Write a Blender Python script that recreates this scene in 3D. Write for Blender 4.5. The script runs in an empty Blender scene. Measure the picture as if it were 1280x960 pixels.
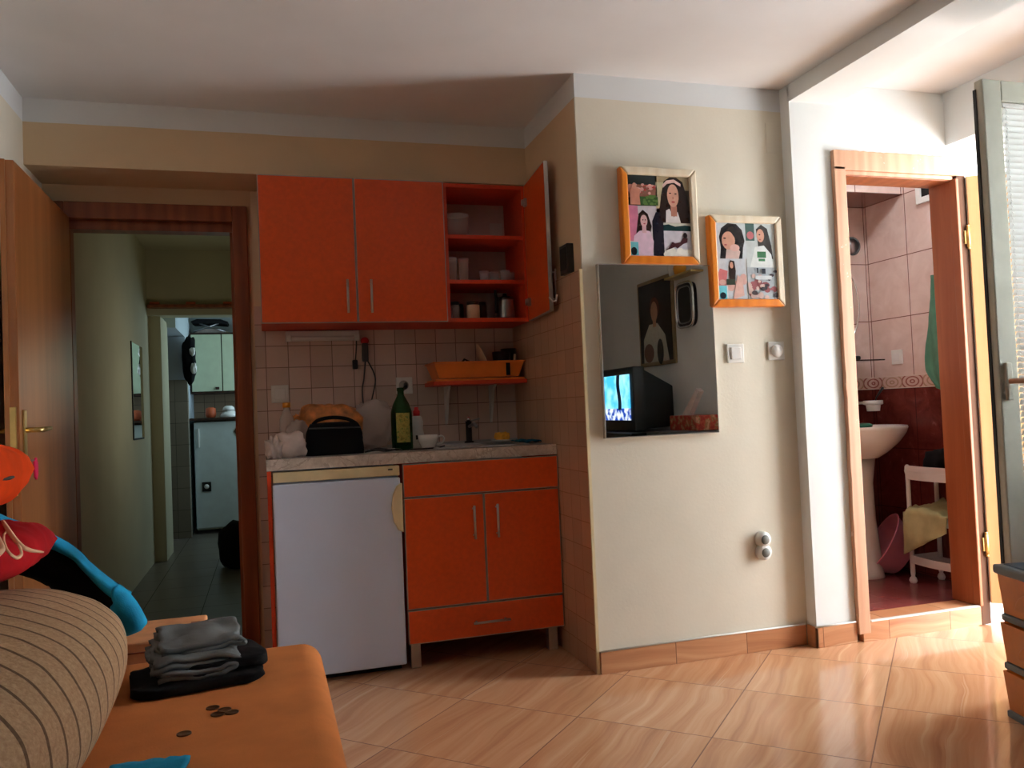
import bpy, bmesh, math, random
from mathutils import Vector, Matrix, noise
from mathutils.bvhtree import BVHTree
R = math.radians
random.seed(7)
SC = bpy.context.scene
COL = SC.collection

# ------------------------------------------------------------------ helpers
def lin(c):
    return tuple((x / 12.92 if x <= .04045 else ((x + .055) / 1.055) ** 2.4) for x in (v / 255 for v in c)) + (1,)

WM = {}                                   # world matrix of every parent, by name

class MB:
    """collects geometry and links it as one mesh object"""
    def __init__(s): s.v = []; s.f = []; s.m = []; s.sm = []
    def add(s, vs, fs, mat=0, smooth=False):
        b = len(s.v); s.v += [Vector(v) for v in vs]
        for f in fs: s.f.append([b + i for i in f]); s.m.append(mat); s.sm.append(smooth)
        return s
    def box(s, x0, x1, y0, y1, z0, z1, mat=0):
        x0, x1 = sorted((x0, x1)); y0, y1 = sorted((y0, y1)); z0, z1 = sorted((z0, z1))
        vs = [(x, y, z) for z in (z0, z1) for y in (y0, y1) for x in (x0, x1)]
        return s.add(vs, [(0, 2, 3, 1), (4, 5, 7, 6), (0, 1, 5, 4), (2, 6, 7, 3), (0, 4, 6, 2), (1, 3, 7, 5)], mat)
    def obox(s, c, half, ang, mat=0):
        """box turned about z"""
        M = Matrix.Translation(c) @ Matrix.Rotation(ang, 4, 'Z')
        vs = [M @ Vector((x * half[0], y * half[1], z * half[2])) for z in (-1, 1) for y in (-1, 1) for x in (-1, 1)]
        return s.add(vs, [(0, 2, 3, 1), (4, 5, 7, 6), (0, 1, 5, 4), (2, 6, 7, 3), (0, 4, 6, 2), (1, 3, 7, 5)], mat)
    def prism(s, poly, a, b, axis='z', mat=0, smooth=False):
        n = len(poly)
        def P(p, t):
            return {'z': (p[0], p[1], t), 'y': (p[0], t, p[1]), 'x': (t, p[0], p[1])}[axis]
        vs = [P(p, a) for p in poly] + [P(p, b) for p in poly]
        k = len(s.f)
        s.add(vs, [list(range(n))[::-1], list(range(n, 2 * n))], mat, False)
        bq = len(s.v) - 2 * n
        for i in range(n):
            j = (i + 1) % n
            s.f.append([bq + i, bq + j, bq + n + j, bq + n + i]); s.m.append(mat); s.sm.append(smooth)
        return s
    def lathe(s, prof, c=(0, 0, 0), seg=24, mat=0, axis='z', smooth=True):
        vs = []
        for (r, h) in prof:
            for k in range(seg):
                a = 2 * math.pi * k / seg
                p = (r * math.cos(a), r * math.sin(a), h)
                if axis == 'y': p = (p[0], p[2], p[1])
                if axis == 'x': p = (p[2], p[0], p[1])
                vs.append((p[0] + c[0], p[1] + c[1], p[2] + c[2]))
        fs = []
        for i in range(len(prof) - 1):
            for k in range(seg):
                j = (k + 1) % seg
                fs.append((i * seg + k, i * seg + j, (i + 1) * seg + j, (i + 1) * seg + k))
        s.add(vs, fs, mat, smooth)
        b = len(s.v) - len(vs)
        if prof[0][0] > 1e-5: s.f.append([b + k for k in range(seg)][::-1]); s.m.append(mat); s.sm.append(False)
        if prof[-1][0] > 1e-5: s.f.append([b + (len(prof) - 1) * seg + k for k in range(seg)]); s.m.append(mat); s.sm.append(False)
        return s
    def tube(s, pts, r, seg=8, mat=0, close=False):
        pts = [Vector(p) for p in pts]; n = len(pts)
        rs = r if isinstance(r, (list, tuple)) else [r] * n
        up = Vector((0, 0, 1)); prev = None; vs = []
        for i, p in enumerate(pts):
            if close: t = pts[(i + 1) % n] - pts[i - 1]
            else: t = pts[min(i + 1, n - 1)] - pts[max(i - 1, 0)]
            if t.length < 1e-9: t = Vector((0, 0, 1))
            t.normalize()
            a = prev if prev is not None else (up if abs(t.z) < .9 else Vector((1, 0, 0)))
            u = (a - t * a.dot(t)); u = u.normalized() if u.length > 1e-6 else t.orthogonal().normalized()
            w = t.cross(u); prev = u
            for k in range(seg):
                q = 2 * math.pi * k / seg
                vs.append(p + (u * math.cos(q) + w * math.sin(q)) * rs[i])
        fs = []
        for i in range(n if close else n - 1):
            i2 = (i + 1) % n
            for k in range(seg):
                j = (k + 1) % seg
                fs.append((i * seg + k, i * seg + j, i2 * seg + j, i2 * seg + k))
        if not close:
            fs.append(tuple(range(seg))[::-1]); fs.append(tuple(range((n - 1) * seg, n * seg)))
        return s.add(vs, fs, mat, True)
    def grid(s, fn, nu, nv, mat=0, closeu=False, closev=False, smooth=True):
        vs = [fn(i / (nu if closeu else nu - 1), j / (nv if closev else nv - 1)) for j in range(nv) for i in range(nu)]
        fs = []
        for j in range(nv if closev else nv - 1):
            for i in range(nu if closeu else nu - 1):
                i2 = (i + 1) % nu; j2 = (j + 1) % nv
                fs.append((j * nu + i, j * nu + i2, j2 * nu + i2, j2 * nu + i))
        return s.add(vs, fs, mat, smooth)
    def build(s, name, mats, parent=None, bevel=0, local=False, solid=0, sub=0, seg=2, weld=0):
        me = bpy.data.meshes.new(name)
        vs = s.v
        if parent is not None and not local:
            Mi = WM[parent.name].inverted(); vs = [Mi @ v for v in vs]
        me.from_pydata([tuple(v) for v in vs], [], s.f)
        if not isinstance(mats, (list, tuple)): mats = [mats]
        for m in mats: me.materials.append(m)
        for p, mi, sm in zip(me.polygons, s.m, s.sm): p.material_index = mi; p.use_smooth = sm
        bm = bmesh.new(); bm.from_mesh(me)
        if weld: bmesh.ops.remove_doubles(bm, verts=bm.verts, dist=weld)
        bmesh.ops.recalc_face_normals(bm, faces=bm.faces); bm.to_mesh(me); bm.free()
        me.update()
        o = bpy.data.objects.new(name, me); COL.objects.link(o)
        if parent is not None:
            o.parent = parent; WM[o.name] = WM[parent.name]
        else:
            WM[o.name] = Matrix.Identity(4)
        if solid:
            md = o.modifiers.new('thickness', 'SOLIDIFY'); md.thickness = solid; md.offset = 0
        if sub:
            md = o.modifiers.new('smooth', 'SUBSURF'); md.levels = sub; md.render_levels = sub
        if bevel:
            md = o.modifiers.new('edges', 'BEVEL'); md.width = bevel; md.segments = seg; md.limit_method = 'ANGLE'; md.angle_limit = R(40)
        return o

def tag(o, label, cat, group=None, kind=None):
    o['label'] = label; o['category'] = cat
    if group: o['group'] = group
    if kind: o['kind'] = kind
    return o

def thing(name, loc, label, cat, group=None, rz=0, kind=None):
    o = bpy.data.objects.new(name, None); COL.objects.link(o)
    o.location = loc; o.rotation_euler = (0, 0, rz); o.empty_display_size = .05
    WM[o.name] = Matrix.Translation(loc) @ Matrix.Rotation(rz, 4, 'Z')
    return tag(o, label, cat, group, kind)

def struct(mb, name, mats, label=None, parent=None, **k):
    o = mb.build(name, mats, parent, **k)
    if parent is None:
        o['kind'] = 'structure'
    if label: o['label'] = label
    return o

def copy_thing(o, loc, label, rz=None):
    c = o.copy(); COL.objects.link(c); c.location = loc; c['label'] = label
    if rz is not None: c.rotation_euler = (0, 0, rz)
    for ch in [x for x in bpy.data.objects if x.parent == o]:
        d = ch.copy(); COL.objects.link(d); d.parent = c
        for g in [x for x in bpy.data.objects if x.parent == ch]:
            e = g.copy(); COL.objects.link(e); e.parent = d
    return c

def fbm(p, s=1.0, o=3):
    return noise.fractal(Vector(p) * s, 1.0, 2.0, o)

# ------------------------------------------------------------------ materials
class NT:
    def __init__(s, name):
        s.m = bpy.data.materials.new(name); s.m.use_nodes = True
        s.t = s.m.node_tree; s.b = s.t.nodes['Principled BSDF']
        s.pos = None
    def n(s, t, **k):
        x = s.t.nodes.new(t)
        for a, b in k.items(): setattr(x, a, b)
        return x
    def l(s, a, b): s.t.links.new(a, b)
    def P(s):
        if s.pos is None: s.pos = s.n('ShaderNodeNewGeometry').outputs['Position']
        return s.pos
    def obj(s): return s.n('ShaderNodeTexCoord').outputs['Object']
    def math(s, op, a, b=None, c=None):
        x = s.n('ShaderNodeMath', operation=op)
        for i, v in enumerate((a, b, c)):
            if v is None: continue
            if isinstance(v, (int, float)): x.inputs[i].default_value = v
            else: s.l(v, x.inputs[i])
        return x.outputs[0]
    def sep(s, v):
        x = s.n('ShaderNodeSeparateXYZ'); s.l(v, x.inputs[0]); return x.outputs
    def comb(s, *a):
        x = s.n('ShaderNodeCombineXYZ')
        for i, v in enumerate(a):
            if isinstance(v, (int, float)): x.inputs[i].default_value = v
            else: s.l(v, x.inputs[i])
        return x.outputs[0]
    def mapping(s, v, scale=(1, 1, 1), rot=(0, 0, 0), loc=(0, 0, 0)):
        x = s.n('ShaderNodeMapping'); s.l(v, x.inputs[0])
        x.inputs['Scale'].default_value = scale; x.inputs['Rotation'].default_value = rot; x.inputs['Location'].default_value = loc
        return x.outputs[0]
    def noise(s, v, scale, detail=3, rough=.5, dist=0):
        x = s.n('ShaderNodeTexNoise'); s.l(v, x.inputs['Vector'])
        x.inputs['Scale'].default_value = scale; x.inputs['Detail'].default_value = detail
        x.inputs['Roughness'].default_value = rough; x.inputs['Distortion'].default_value = dist
        return x.outputs['Fac']
    def wave(s, v, scale, dist=0, detail=2, dscale=1, dir='X'):
        x = s.n('ShaderNodeTexWave', wave_type='BANDS', bands_direction=dir); s.l(v, x.inputs['Vector'])
        x.inputs['Scale'].default_value = scale; x.inputs['Distortion'].default_value = dist
        x.inputs['Detail'].default_value = detail; x.inputs['Detail Scale'].default_value = dscale
        return x.outputs['Fac']
    def ramp(s, f, stops):
        x = s.n('ShaderNodeValToRGB'); s.l(f, x.inputs[0]); e = x.color_ramp.elements
        while len(e) < len(stops): e.new(.5)
        for el, (p, c) in zip(e, stops): el.position = p; el.color = lin(c)
        return x.outputs[0]
    def mix(s, f, a, b, blend='MIX'):
        x = s.n('ShaderNodeMix', data_type='RGBA', blend_type=blend)
        if isinstance(f, (int, float)): x.inputs[0].default_value = f
        else: s.l(f, x.inputs[0])
        for i, v in ((6, a), (7, b)):
            if isinstance(v, tuple): x.inputs[i].default_value = lin(v) if max(v) > 1 or len(v) == 3 else v
            else: s.l(v, x.inputs[i])
        return x.outputs[2]
    def bump(s, h, strength=.3, dist=.01):
        x = s.n('ShaderNodeBump'); s.l(h, x.inputs['Height']); x.inputs['Strength'].default_value = strength
        x.inputs['Distance'].default_value = dist; s.l(x.outputs[0], s.b.inputs['Normal'])
    def color(s, c):
        if isinstance(c, tuple): s.b.inputs['Base Color'].default_value = lin(c)
        else: s.l(c, s.b.inputs['Base Color'])
    def set(s, **k):
        names = dict(rough='Roughness', metal='Metallic', spec='Specular IOR Level', trans='Transmission Weight', ior='IOR', alpha='Alpha',
                     sheen='Sheen Weight', coat='Coat Weight', sub='Subsurface Weight')
        for a, v in k.items():
            i = s.b.inputs[names[a]]
            if isinstance(v, (int, float)): i.default_value = v
            else: s.l(v, i)
        return s

def plain(name, c, rough=.5, metal=0, var=.06, vs=14, bump=0, bs=120, **k):
    """colour with a soft procedural variation"""
    t = NT(name); v = t.obj()
    f = t.noise(v, vs, 4)
    lo = tuple(max(0, int(x * (1 - var))) for x in c); hi = tuple(min(255, int(x * (1 + var))) for x in c)
    t.color(t.ramp(f, [(.3, lo), (.7, hi)])); t.set(rough=rough, metal=metal, **k)
    if bump: t.bump(t.noise(v, bs, 2), bump, .002)
    return t.m

def paint(name, low, strip, zs, rough=.9):
    """wall paint with a white painted band above height zs"""
    t = NT(name); p = t.P(); xyz = t.sep(p)
    wob = t.math('MULTIPLY', t.math('SUBTRACT', t.noise(p, 3, 2), .5), .01)
    f = t.math('GREATER_THAN', t.math('ADD', xyz[2], wob), zs)
    n = t.noise(p, 2.5, 5, .6)
    lo = t.ramp(n, [(.3, tuple(int(x * .965) for x in low)), (.7, low)])
    t.color(t.mix(f, lo, strip)); t.set(rough=rough)
    t.bump(t.noise(p, 90, 3), .15, .003)
    return t.m

def tiles(name, ax, size, off, gw, base, grout, rot=0, rough=.3, var=.05, vein=None, bump=.3, upper=None, zs=None, coat=0, fcol=None):
    """tiles; ax names the two coordinates. upper: paint above zs"""
    t = NT(name); p = t.P(); xyz = t.sep(p); I = 'xyz'
    a = xyz[I.index(ax[0])]; b = xyz[I.index(ax[1])]
    if rot:
        c, s_ = math.cos(rot), math.sin(rot)
        u = t.math('ADD', t.math('MULTIPLY', a, c), t.math('MULTIPLY', b, s_))
        w = t.math('SUBTRACT', t.math('MULTIPLY', b, c), t.math('MULTIPLY', a, s_))
        a, b = u, w
    ia, ib = [], []
    fs = []
    for q, sz, of, store in ((a, size[0], off[0], ia), (b, size[1], off[1], ib)):
        k = t.math('DIVIDE', t.math('SUBTRACT', q, of), sz)
        store.append(t.math('FLOOR', k))
        fr = t.math('FRACT', k)
        d = t.math('MINIMUM', fr, t.math('SUBTRACT', 1, fr))
        fs.append(t.math('LESS_THAN', d, gw / sz / 2))
    g = t.math('MAXIMUM', fs[0], fs[1])
    cell = t.comb(ia[0], ib[0], 0)
    wn = t.n('ShaderNodeTexWhiteNoise', noise_dimensions='3D'); t.l(cell, wn.inputs['Vector'])
    hi = tuple(min(255, int(x * (1 + var))) for x in base); lo = tuple(int(x * (1 - var)) for x in base)
    col = t.ramp(wn.outputs['Value'], [(0, lo), (1, hi)])
    mott = t.noise(p, 22, 5, .65)
    col = t.mix(t.math('MULTIPLY', mott, .35), col, tuple(int(x * .84) for x in base))
    if vein:
        # sawn-stone veins running along the first tile axis, shifted tile by tile
        sh = t.math('MULTIPLY', wn.outputs['Value'], 7.0)
        wav = t.noise(t.comb(t.math('ADD', t.math('MULTIPLY', a, 1.0), sh), t.math('MULTIPLY', b, 1.4), sh), 1.7, 2, .5)
        sx = t.math('ADD', t.math('MULTIPLY', b, 15.0), t.math('MULTIPLY', wav, 2.6))
        n1 = t.noise(t.comb(sx, t.math('MULTIPLY', a, .5), sh), 1.3, 5, .62)
        col = t.ramp(n1, vein)
        n2 = t.noise(t.comb(t.math('MULTIPLY', sx, 1.7), sh, t.math('MULTIPLY', a, .35)), 1.1, 3, .6)
        thin = t.math('GREATER_THAN', n2, .66)
        col = t.mix(t.math('MULTIPLY', thin, .3), col, (240, 208, 172))
        col = t.mix(.12, col, t.ramp(wn.outputs['Value'], [(0, (150, 95, 60)), (1, (250, 215, 170))]))
    col = t.mix(g, col, grout)
    r = t.math('ADD', t.math('MULTIPLY', g, .5), rough)
    if upper:
        f = t.math('GREATER_THAN', xyz[2], zs)
        f2 = t.math('GREATER_THAN', xyz[2], 2.312)
        col = t.mix(f, col, t.mix(f2, upper, (226, 224, 220)))
        r = t.math('MAXIMUM', r, t.math('MULTIPLY', f, .9))
    t.color(col); t.set(rough=r, coat=coat)
    x = t.n('ShaderNodeBump'); x.invert = True; t.l(g, x.inputs['Height']); x.inputs['Strength'].default_value = bump; x.inputs['Distance'].default_value = .002
    t.l(x.outputs[0], t.b.inputs['Normal'])
    return t.m

def wood(name, c1, c2, scale=1, rough=.4, axis='z', wear=None):
    t = NT(name); v = t.obj()
    sc = {'z': (1, 1, .06), 'x': (.06, 1, 1), 'y': (1, .06, 1)}[axis]
    vm = t.mapping(v, tuple(x * scale for x in sc))
    n = t.noise(vm, 26, 6, .65, .5)
    w = t.wave(vm, 5, 6, 3, 1.2, 'X' if axis != 'x' else 'Y')
    f = t.math('ADD', t.math('MULTIPLY', n, .75), t.math('MULTIPLY', w, .25))
    col = t.ramp(f, [(.28, c1), (.72, c2)])
    if wear:
        wn = t.math('GREATER_THAN', t.noise(v, 16, 5, .7), .66)
        col = t.mix(wn, col, wear)
    t.color(col); t.set(rough=rough); t.bump(n, .12, .002)
    return t.m

def stripes_mat(name, cols, axis, period, wob=.0, rough=.95, thin=.18, dark=None, knit=0, slant=0):
    t = NT(name); p = t.P(); xyz = t.sep(p)
    q = xyz['xyz'.index(axis)]
    if slant: q = t.math('ADD', q, t.math('MULTIPLY', xyz[0], slant))
    q = t.math('ADD', q, t.math('MULTIPLY', t.math('SUBTRACT', t.noise(p, 5, 2), .5), wob))
    fr = t.math('FRACT', t.math('DIVIDE', q, period))
    line = t.math('LESS_THAN', fr, thin)
    n = t.noise(p, 140, 3, .7)
    base = t.ramp(n, [(.3, cols[0]), (.7, cols[1])])
    t.color(t.mix(t.math('MULTIPLY', line, .75), base, dark)); t.set(rough=rough, spec=.2)
    h = t.math('ADD', t.math('MULTIPLY', n, .5), t.math('ABSOLUTE', t.math('SUBTRACT', fr, .5)))
    t.bump(h, .5, .006)
    return t.m

def cloth(name, c, var=.12, rough=.95, weave=260):
    t = NT(name); v = t.obj()
    n = t.noise(v, 9, 4); w = t.noise(v, weave, 2)
    lo = tuple(int(x * (1 - var)) for x in c); hi = tuple(min(255, int(x * (1 + var))) for x in c)
    t.color(t.ramp(n, [(.3, lo), (.7, hi)])); t.set(rough=rough, spec=.2); t.bump(w, .3, .002)
    return t.m

def glassy(name, c, rough=.03, ior=1.45, trans=1.0, alpha=None):
    t = NT(name); t.color(t.mix(t.math('MULTIPLY', t.noise(t.obj(), 8), .1), c, tuple(int(x * .9) for x in c)))
    t.set(rough=rough, trans=trans, ior=ior)
    if alpha is not None: t.set(alpha=alpha)
    return t.m

def emit(name, fn_or_col, strength):
    t = NT(name)
    if isinstance(fn_or_col, tuple): t.b.inputs['Emission Color'].default_value = lin(fn_or_col)
    else: t.l(fn_or_col(t), t.b.inputs['Emission Color'])
    t.b.inputs['Emission Strength'].default_value = strength; t.color((8, 8, 10)); t.set(rough=.2)
    return t.m

ZC = 2.41
M = {}
M['cream'] = paint('cream_wall_paint', (232, 224, 206), (232, 234, 234), 2.312)
M['tan'] = paint('tan_wall_paint', (224, 194, 156), (230, 230, 228), 2.312)
M['white'] = plain('white_wall_paint', (232, 234, 232), .9, var=.02, vs=3, bump=.12)
M['ceil'] = plain('ceiling_paint', (228, 228, 228), .95, var=.025, vs=2, bump=.1)
M['ktile'] = tiles('kitchen_wall_tile', 'xz', (.1013, .1013), (.1095, .0872), .0035, (222, 196, 182), (140, 112, 98), rough=.22, upper=(228, 206, 172), zs=1.592)
M['stile'] = tiles('side_wall_tile', 'yz', (.1013, .1013), (3.03, .0872), .003, (196, 154, 124), (166, 128, 102), rough=.3)
M['floor'] = tiles('floor_tile', 'xy', (.4625, .4625), ((.988 + 2.648) * math.sqrt(.5), (2.648 - .988) * math.sqrt(.5)), .004,
                   (214, 158, 112), (128, 84, 56), rot=R(45), rough=.16, bump=.25, coat=.15,
                   vein=[(.3, (190, 132, 96)), (.45, (210, 154, 114)), (.55, (218, 166, 126)), (.7, (228, 182, 144))])
M['base'] = tiles('baseboard_tile', 'xz', (.33, .5), (1.234, -.1), .003, (196, 134, 92), (120, 80, 56), rough=.3,
                  vein=[(.3, (178, 112, 74)), (.5, (202, 140, 98)), (.7, (222, 168, 126))])
M['bfloor'] = tiles('bath_floor_tile', 'xy', (.2, .2), (.0, .0), .003, (130, 62, 58), (90, 46, 44), rough=.25, var=.1)
M['hfloor'] = tiles('hall_floor_tile', 'xy', (.33, .33), (-.05, .1), .004, (112, 104, 92), (70, 66, 60), rough=.35)
M['hwall'] = plain('hall_wall_paint', (196, 190, 160), .9, var=.05, vs=1.2, bump=.1)
M['hwall2'] = plain('far_room_paint', (196, 208, 216), .9, var=.03, vs=2)
M['htile'] = tiles('far_room_tile', 'xz', (.2, .2), (0, .06), .004, (150, 140, 124), (96, 88, 78), rough=.35)
M['htile2'] = tiles('far_backsplash_tile', 'xz', (.1, .1), (0, .06), .004, (150, 128, 104), (84, 70, 58), rough=.35)

def bath_tiles():
    t = NT('bath_wall_tile'); p = t.P(); xyz = t.sep(p); z = xyz[2]
    q = t.math('ADD', xyz[0], xyz[1])
    def grid(sz, of):
        k = t.math('DIVIDE', t.math('SUBTRACT', q, of), sz); fr = t.math('FRACT', k)
        return t.math('LESS_THAN', t.math('MINIMUM', fr, t.math('SUBTRACT', 1, fr)), .008)
    def rows(sz, of):
        k = t.math('DIVIDE', t.math('SUBTRACT', z, of), sz); fr = t.math('FRACT', k)
        return t.math('LESS_THAN', t.math('MINIMUM', fr, t.math('SUBTRACT', 1, fr)), .007)
    up = t.ramp(t.noise(p, 7, 5, .6, 1), [(.3, (220, 190, 178)), (.7, (236, 212, 202))])
    up = t.mix(t.math('MAXIMUM', grid(.3, .06), rows(.333, 1.146)), up, (130, 84, 74))
    lo = t.ramp(t.noise(p, 9, 6, .65, 1.2), [(.3, (92, 34, 30)), (.6, (122, 54, 46)), (.75, (156, 92, 84))])
    lo = t.mix(t.math('MAXIMUM', grid(.3, .06), rows(.333, .087)), lo, (70, 28, 26))
    # frieze: scrolls between two pale lines
    fr = t.math('FRACT', t.math('DIVIDE', q, .15))
    dx = t.math('MULTIPLY', t.math('SUBTRACT', fr, .5), .15); dz = t.math('SUBTRACT', z, 1.121)
    r = t.math('SQRT', t.math('ADD', t.math('MULTIPLY', dx, dx), t.math('MULTIPLY', t.math('MULTIPLY', dz, 1.8), t.math('MULTIPLY', dz, 1.8))))
    ring = t.math('LESS_THAN', t.math('ABSOLUTE', t.math('SUBTRACT', t.math('FRACT', t.math('DIVIDE', r, .03)), .5)), .18)
    alt = t.math('LESS_THAN', t.math('FRACT', t.math('DIVIDE', q, .3)), .5)
    scroll = t.mix(t.math('MULTIPLY', ring, .8), (222, 190, 176), t.mix(alt, (184, 146, 120), (150, 64, 58)))
    band = t.math('LESS_THAN', t.math('ABSOLUTE', dz), .035)
    edge = t.math('LESS_THAN', t.math('ABSOLUTE', t.math('SUBTRACT', t.math('ABSOLUTE', dz), .034)), .003)
    scroll = t.mix(edge, scroll, (232, 214, 200))
    col = t.mix(t.math('GREATER_THAN', z, 1.121), lo, up)
    col = t.mix(band, col, scroll)
    t.color(col); t.set(rough=.18)
    return t.m
M['btile'] = bath_tiles()
M['orange'] = plain('orange_laminate', (228, 84, 24), .42, var=.03, vs=60)
M['orange_in'] = plain('red_orange_laminate', (214, 66, 26), .5, var=.03, vs=60)
M['alu'] = plain('brushed_aluminium', (190, 188, 186), .35, .9, var=.05, bump=.1)
M['alu_edge'] = plain('silver_edge_band', (176, 166, 158), .4, .5, var=.03)
M['chrome'] = plain('chrome', (225, 225, 228), .12, 1, var=.01)
M['steel'] = plain('steel', (170, 170, 172), .28, 1, var=.05)
M['wht_plastic'] = plain('white_plastic', (228, 226, 220), .35, var=.02)
M['wht_enamel'] = plain('white_enamel', (214, 226, 250), .38, var=.012, vs=3)
M['cream_plastic'] = plain('cream_plastic', (232, 214, 170), .4, var=.03)
M['black_plastic'] = plain('black_plastic', (20, 20, 20), .4, var=.15)
M['black_cloth'] = cloth('black_cloth', (22, 22, 24))
M['back_white'] = plain('cabinet_back_board', (222, 206, 200), .6, var=.02)
M['well'] = plain('grey_socket_well', (112, 114, 108), .5)
M['dark'] = plain('dark_gap', (16, 12, 10), .8)
M['rubber'] = plain('grey_rubber', (70, 70, 70), .6)
M['frame_brown'] = wood('brown_door_frame_wood', (120, 58, 30), (156, 84, 46), 1, .4)
M['leaf_wood'] = wood('varnished_door_leaf', (138, 82, 44), (172, 110, 62), .7, .3)
M['bframe'] = wood('pale_worn_door_frame', (196, 142, 108), (216, 168, 134), 1, .5, wear=(232, 204, 182))
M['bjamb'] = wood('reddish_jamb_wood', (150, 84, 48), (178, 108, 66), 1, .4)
M['bshaded'] = wood('shaded_casing_wood', (66, 38, 20), (90, 54, 30), 1, .85)  # shade of the door leaf on the right casing is put into this colour
M['bleaf'] = wood('light_door_leaf', (190, 140, 92), (208, 160, 112), .5, .4)
M['brass'] = plain('brass', (214, 186, 120), .3, .85, var=.08)
M['pvc'] = plain('grey_green_door_paint', (196, 194, 178), .75, var=.03, spec=.2)
t = NT('blind_slat'); t.color(t.ramp(t.noise(t.obj(), 12), [(.3, (226, 228, 222)), (.7, (238, 240, 236))])); t.set(rough=.5)
tl = t.n('ShaderNodeBsdfTranslucent'); tl.inputs[0].default_value = lin((226, 230, 224)); mx = t.n('ShaderNodeMixShader'); mx.inputs[0].default_value = .12
t.l(t.b.outputs[0], mx.inputs[1]); t.l(tl.outputs[0], mx.inputs[2]); t.l(mx.outputs[0], t.t.nodes['Material Output'].inputs[0]); M['blind'] = t.m
M['pane'] = glassy('window_pane', (250, 252, 252), .0, 1.1)
M['marble'] = None
t = NT('marble_worktop'); v = t.obj()
t.color(t.mix(t.math('LESS_THAN', t.math('ABSOLUTE', t.math('SUBTRACT', t.noise(v, 7, 5, .6, 1.5), .5)), .02),
              t.ramp(t.noise(v, 30, 6, .7), [(.3, (186, 172, 160)), (.7, (226, 216, 206))]), (186, 172, 160))); t.set(rough=.25); M['marble'] = t.m
M['mirror'] = plain('mirror_silver', (236, 238, 236), .0, 1, var=.0)
M['mirror_edge'] = plain('mirror_bevel_edge', (232, 226, 214), .15, .6, var=.02)
M['pframe_o'] = wood('orange_frame_wood', (222, 120, 24), (240, 142, 40), 1, .3)
M['pframe_w'] = wood('cream_frame_wood', (226, 208, 176), (240, 228, 204), 1, .35)
M['sofa'] = cloth('orange_sofa_fabric', (216, 132, 74), .04, .95)
M['knit'] = stripes_mat('striped_beige_fabric', [(176, 142, 108), (206, 174, 138)], 'y', .06, .03, dark=(70, 50, 36), slant=.6, thin=.13)
M['redc'] = cloth('red_cushion_fabric', (176, 22, 30), .12, .9, 60)
M['orac'] = cloth('bright_orange_fabric', (228, 70, 14), .1, .85, 80)
M['script'] = cloth('cream_print', (238, 196, 160), .03)
M['turq'] = cloth('turquoise_fabric', (30, 150, 196), .15, .7)
M['greyc'] = cloth('grey_jersey', (112, 118, 120), .12)
M['peach'] = plain('peach_cardboard', (228, 160, 112), .7, var=.06)
M['tape'] = plain('brown_tape', (150, 74, 44), .5)
M['coin'] = plain('dark_copper_coin', (96, 66, 40), .45, .6, var=.2)
M['glass'] = glassy('clear_glass', (240, 240, 240), .05, 1.2, .0, .28)
M['green_glass'] = glassy('green_bottle_glass', (24, 84, 30), .05, 1.3, .55)
M['foil'] = plain('dark_label', (30, 36, 20), .5)
M['bag_clear'] = glassy('thin_plastic_bag', (226, 210, 202), .25, 1.2, .0, .5)
M['bread'] = plain('bread_crust_in_bag', (206, 128, 66), .45, var=.25, vs=22)
M['paperbag'] = plain('crumpled_white_paper', (226, 208, 200), .7, var=.06)
M['yellow'] = plain('yellow_sponge', (236, 170, 60), .9, var=.08, vs=60, bump=.6)
M['yellowcap'] = plain('orange_yellow_cap', (230, 150, 30), .4)
M['bluecl'] = cloth('blue_dishcloth', (24, 110, 140))
M['redcap'] = plain('red_cap', (206, 30, 34), .35)
M['rack'] = plain('orange_rack_plastic', (238, 128, 46), .4, var=.03)
M['plate'] = plain('beige_ceramic', (226, 196, 160), .3)
M['ceramic'] = plain('white_ceramic', (236, 234, 230), .15, var=.01)
M['bceramic'] = plain('bathroom_ceramic', (228, 216, 206), .15, var=.01)
M['greencl'] = cloth('teal_green_towel', (96, 142, 118), .1, 1, 90)
M['limecl'] = cloth('yellow_green_cloth', (190, 188, 138), .1)
M['pink'] = plain('pink_plastic', (226, 140, 158), .35, var=.03)
M['drawer_o'] = plain('amber_drawer_plastic', (232, 140, 44), .35, var=.04, trans=.45)
M['drawer_g'] = plain('slate_grey_plastic', (92, 100, 104), .45, var=.04)
M['drawer_t'] = plain('blue_grey_lid', (56, 74, 90), .35, var=.04)
M['pinktag'] = plain('pink_key_tag', (230, 30, 90), .4)
M['tvblack'] = plain('tv_black_plastic', (16, 16, 17), .35, var=.1)
M['gilt'] = plain('old_gold_frame', (150, 128, 92), .4, .3, var=.1)
M['greencup'] = plain('mint_soap', (40, 120, 96), .4)
M['lime_wall'] = plain('exterior_render', (236, 236, 232), .95, var=.02)
M['darkwood'] = wood('dark_wood', (40, 24, 16), (64, 40, 26), 1, .5)
M['orange_dull'] = plain('dull_orange', (196, 92, 52), .6)
M['hallcab'] = plain('pale_green_cupboard', (196, 208, 178), .5, var=.02)

# ------------------------------------------------------------------ camera
cam = bpy.data.cameras.new('camera'); co = bpy.data.objects.new('camera', cam); COL.objects.link(co); SC.camera = co
yaw, pit, rol, F = .2948, .0305, -.0423, 1017.2
fw = Vector((math.sin(yaw) * math.cos(pit), math.cos(yaw) * math.cos(pit), math.sin(pit)))
R0 = Vector((math.cos(yaw), -math.sin(yaw), 0)); U0 = R0.cross(fw)
rt = R0 * math.cos(rol) + U0 * math.sin(rol); up = U0 * math.cos(rol) - R0 * math.sin(rol)
mm = Matrix((rt, up, -fw)).transposed().to_4x4(); mm.translation = Vector((0, 0, 1.0628))
co.matrix_world = mm
cam.sensor_width = 36; cam.lens = F / 1280 * 36; cam.clip_start = .02

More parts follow.
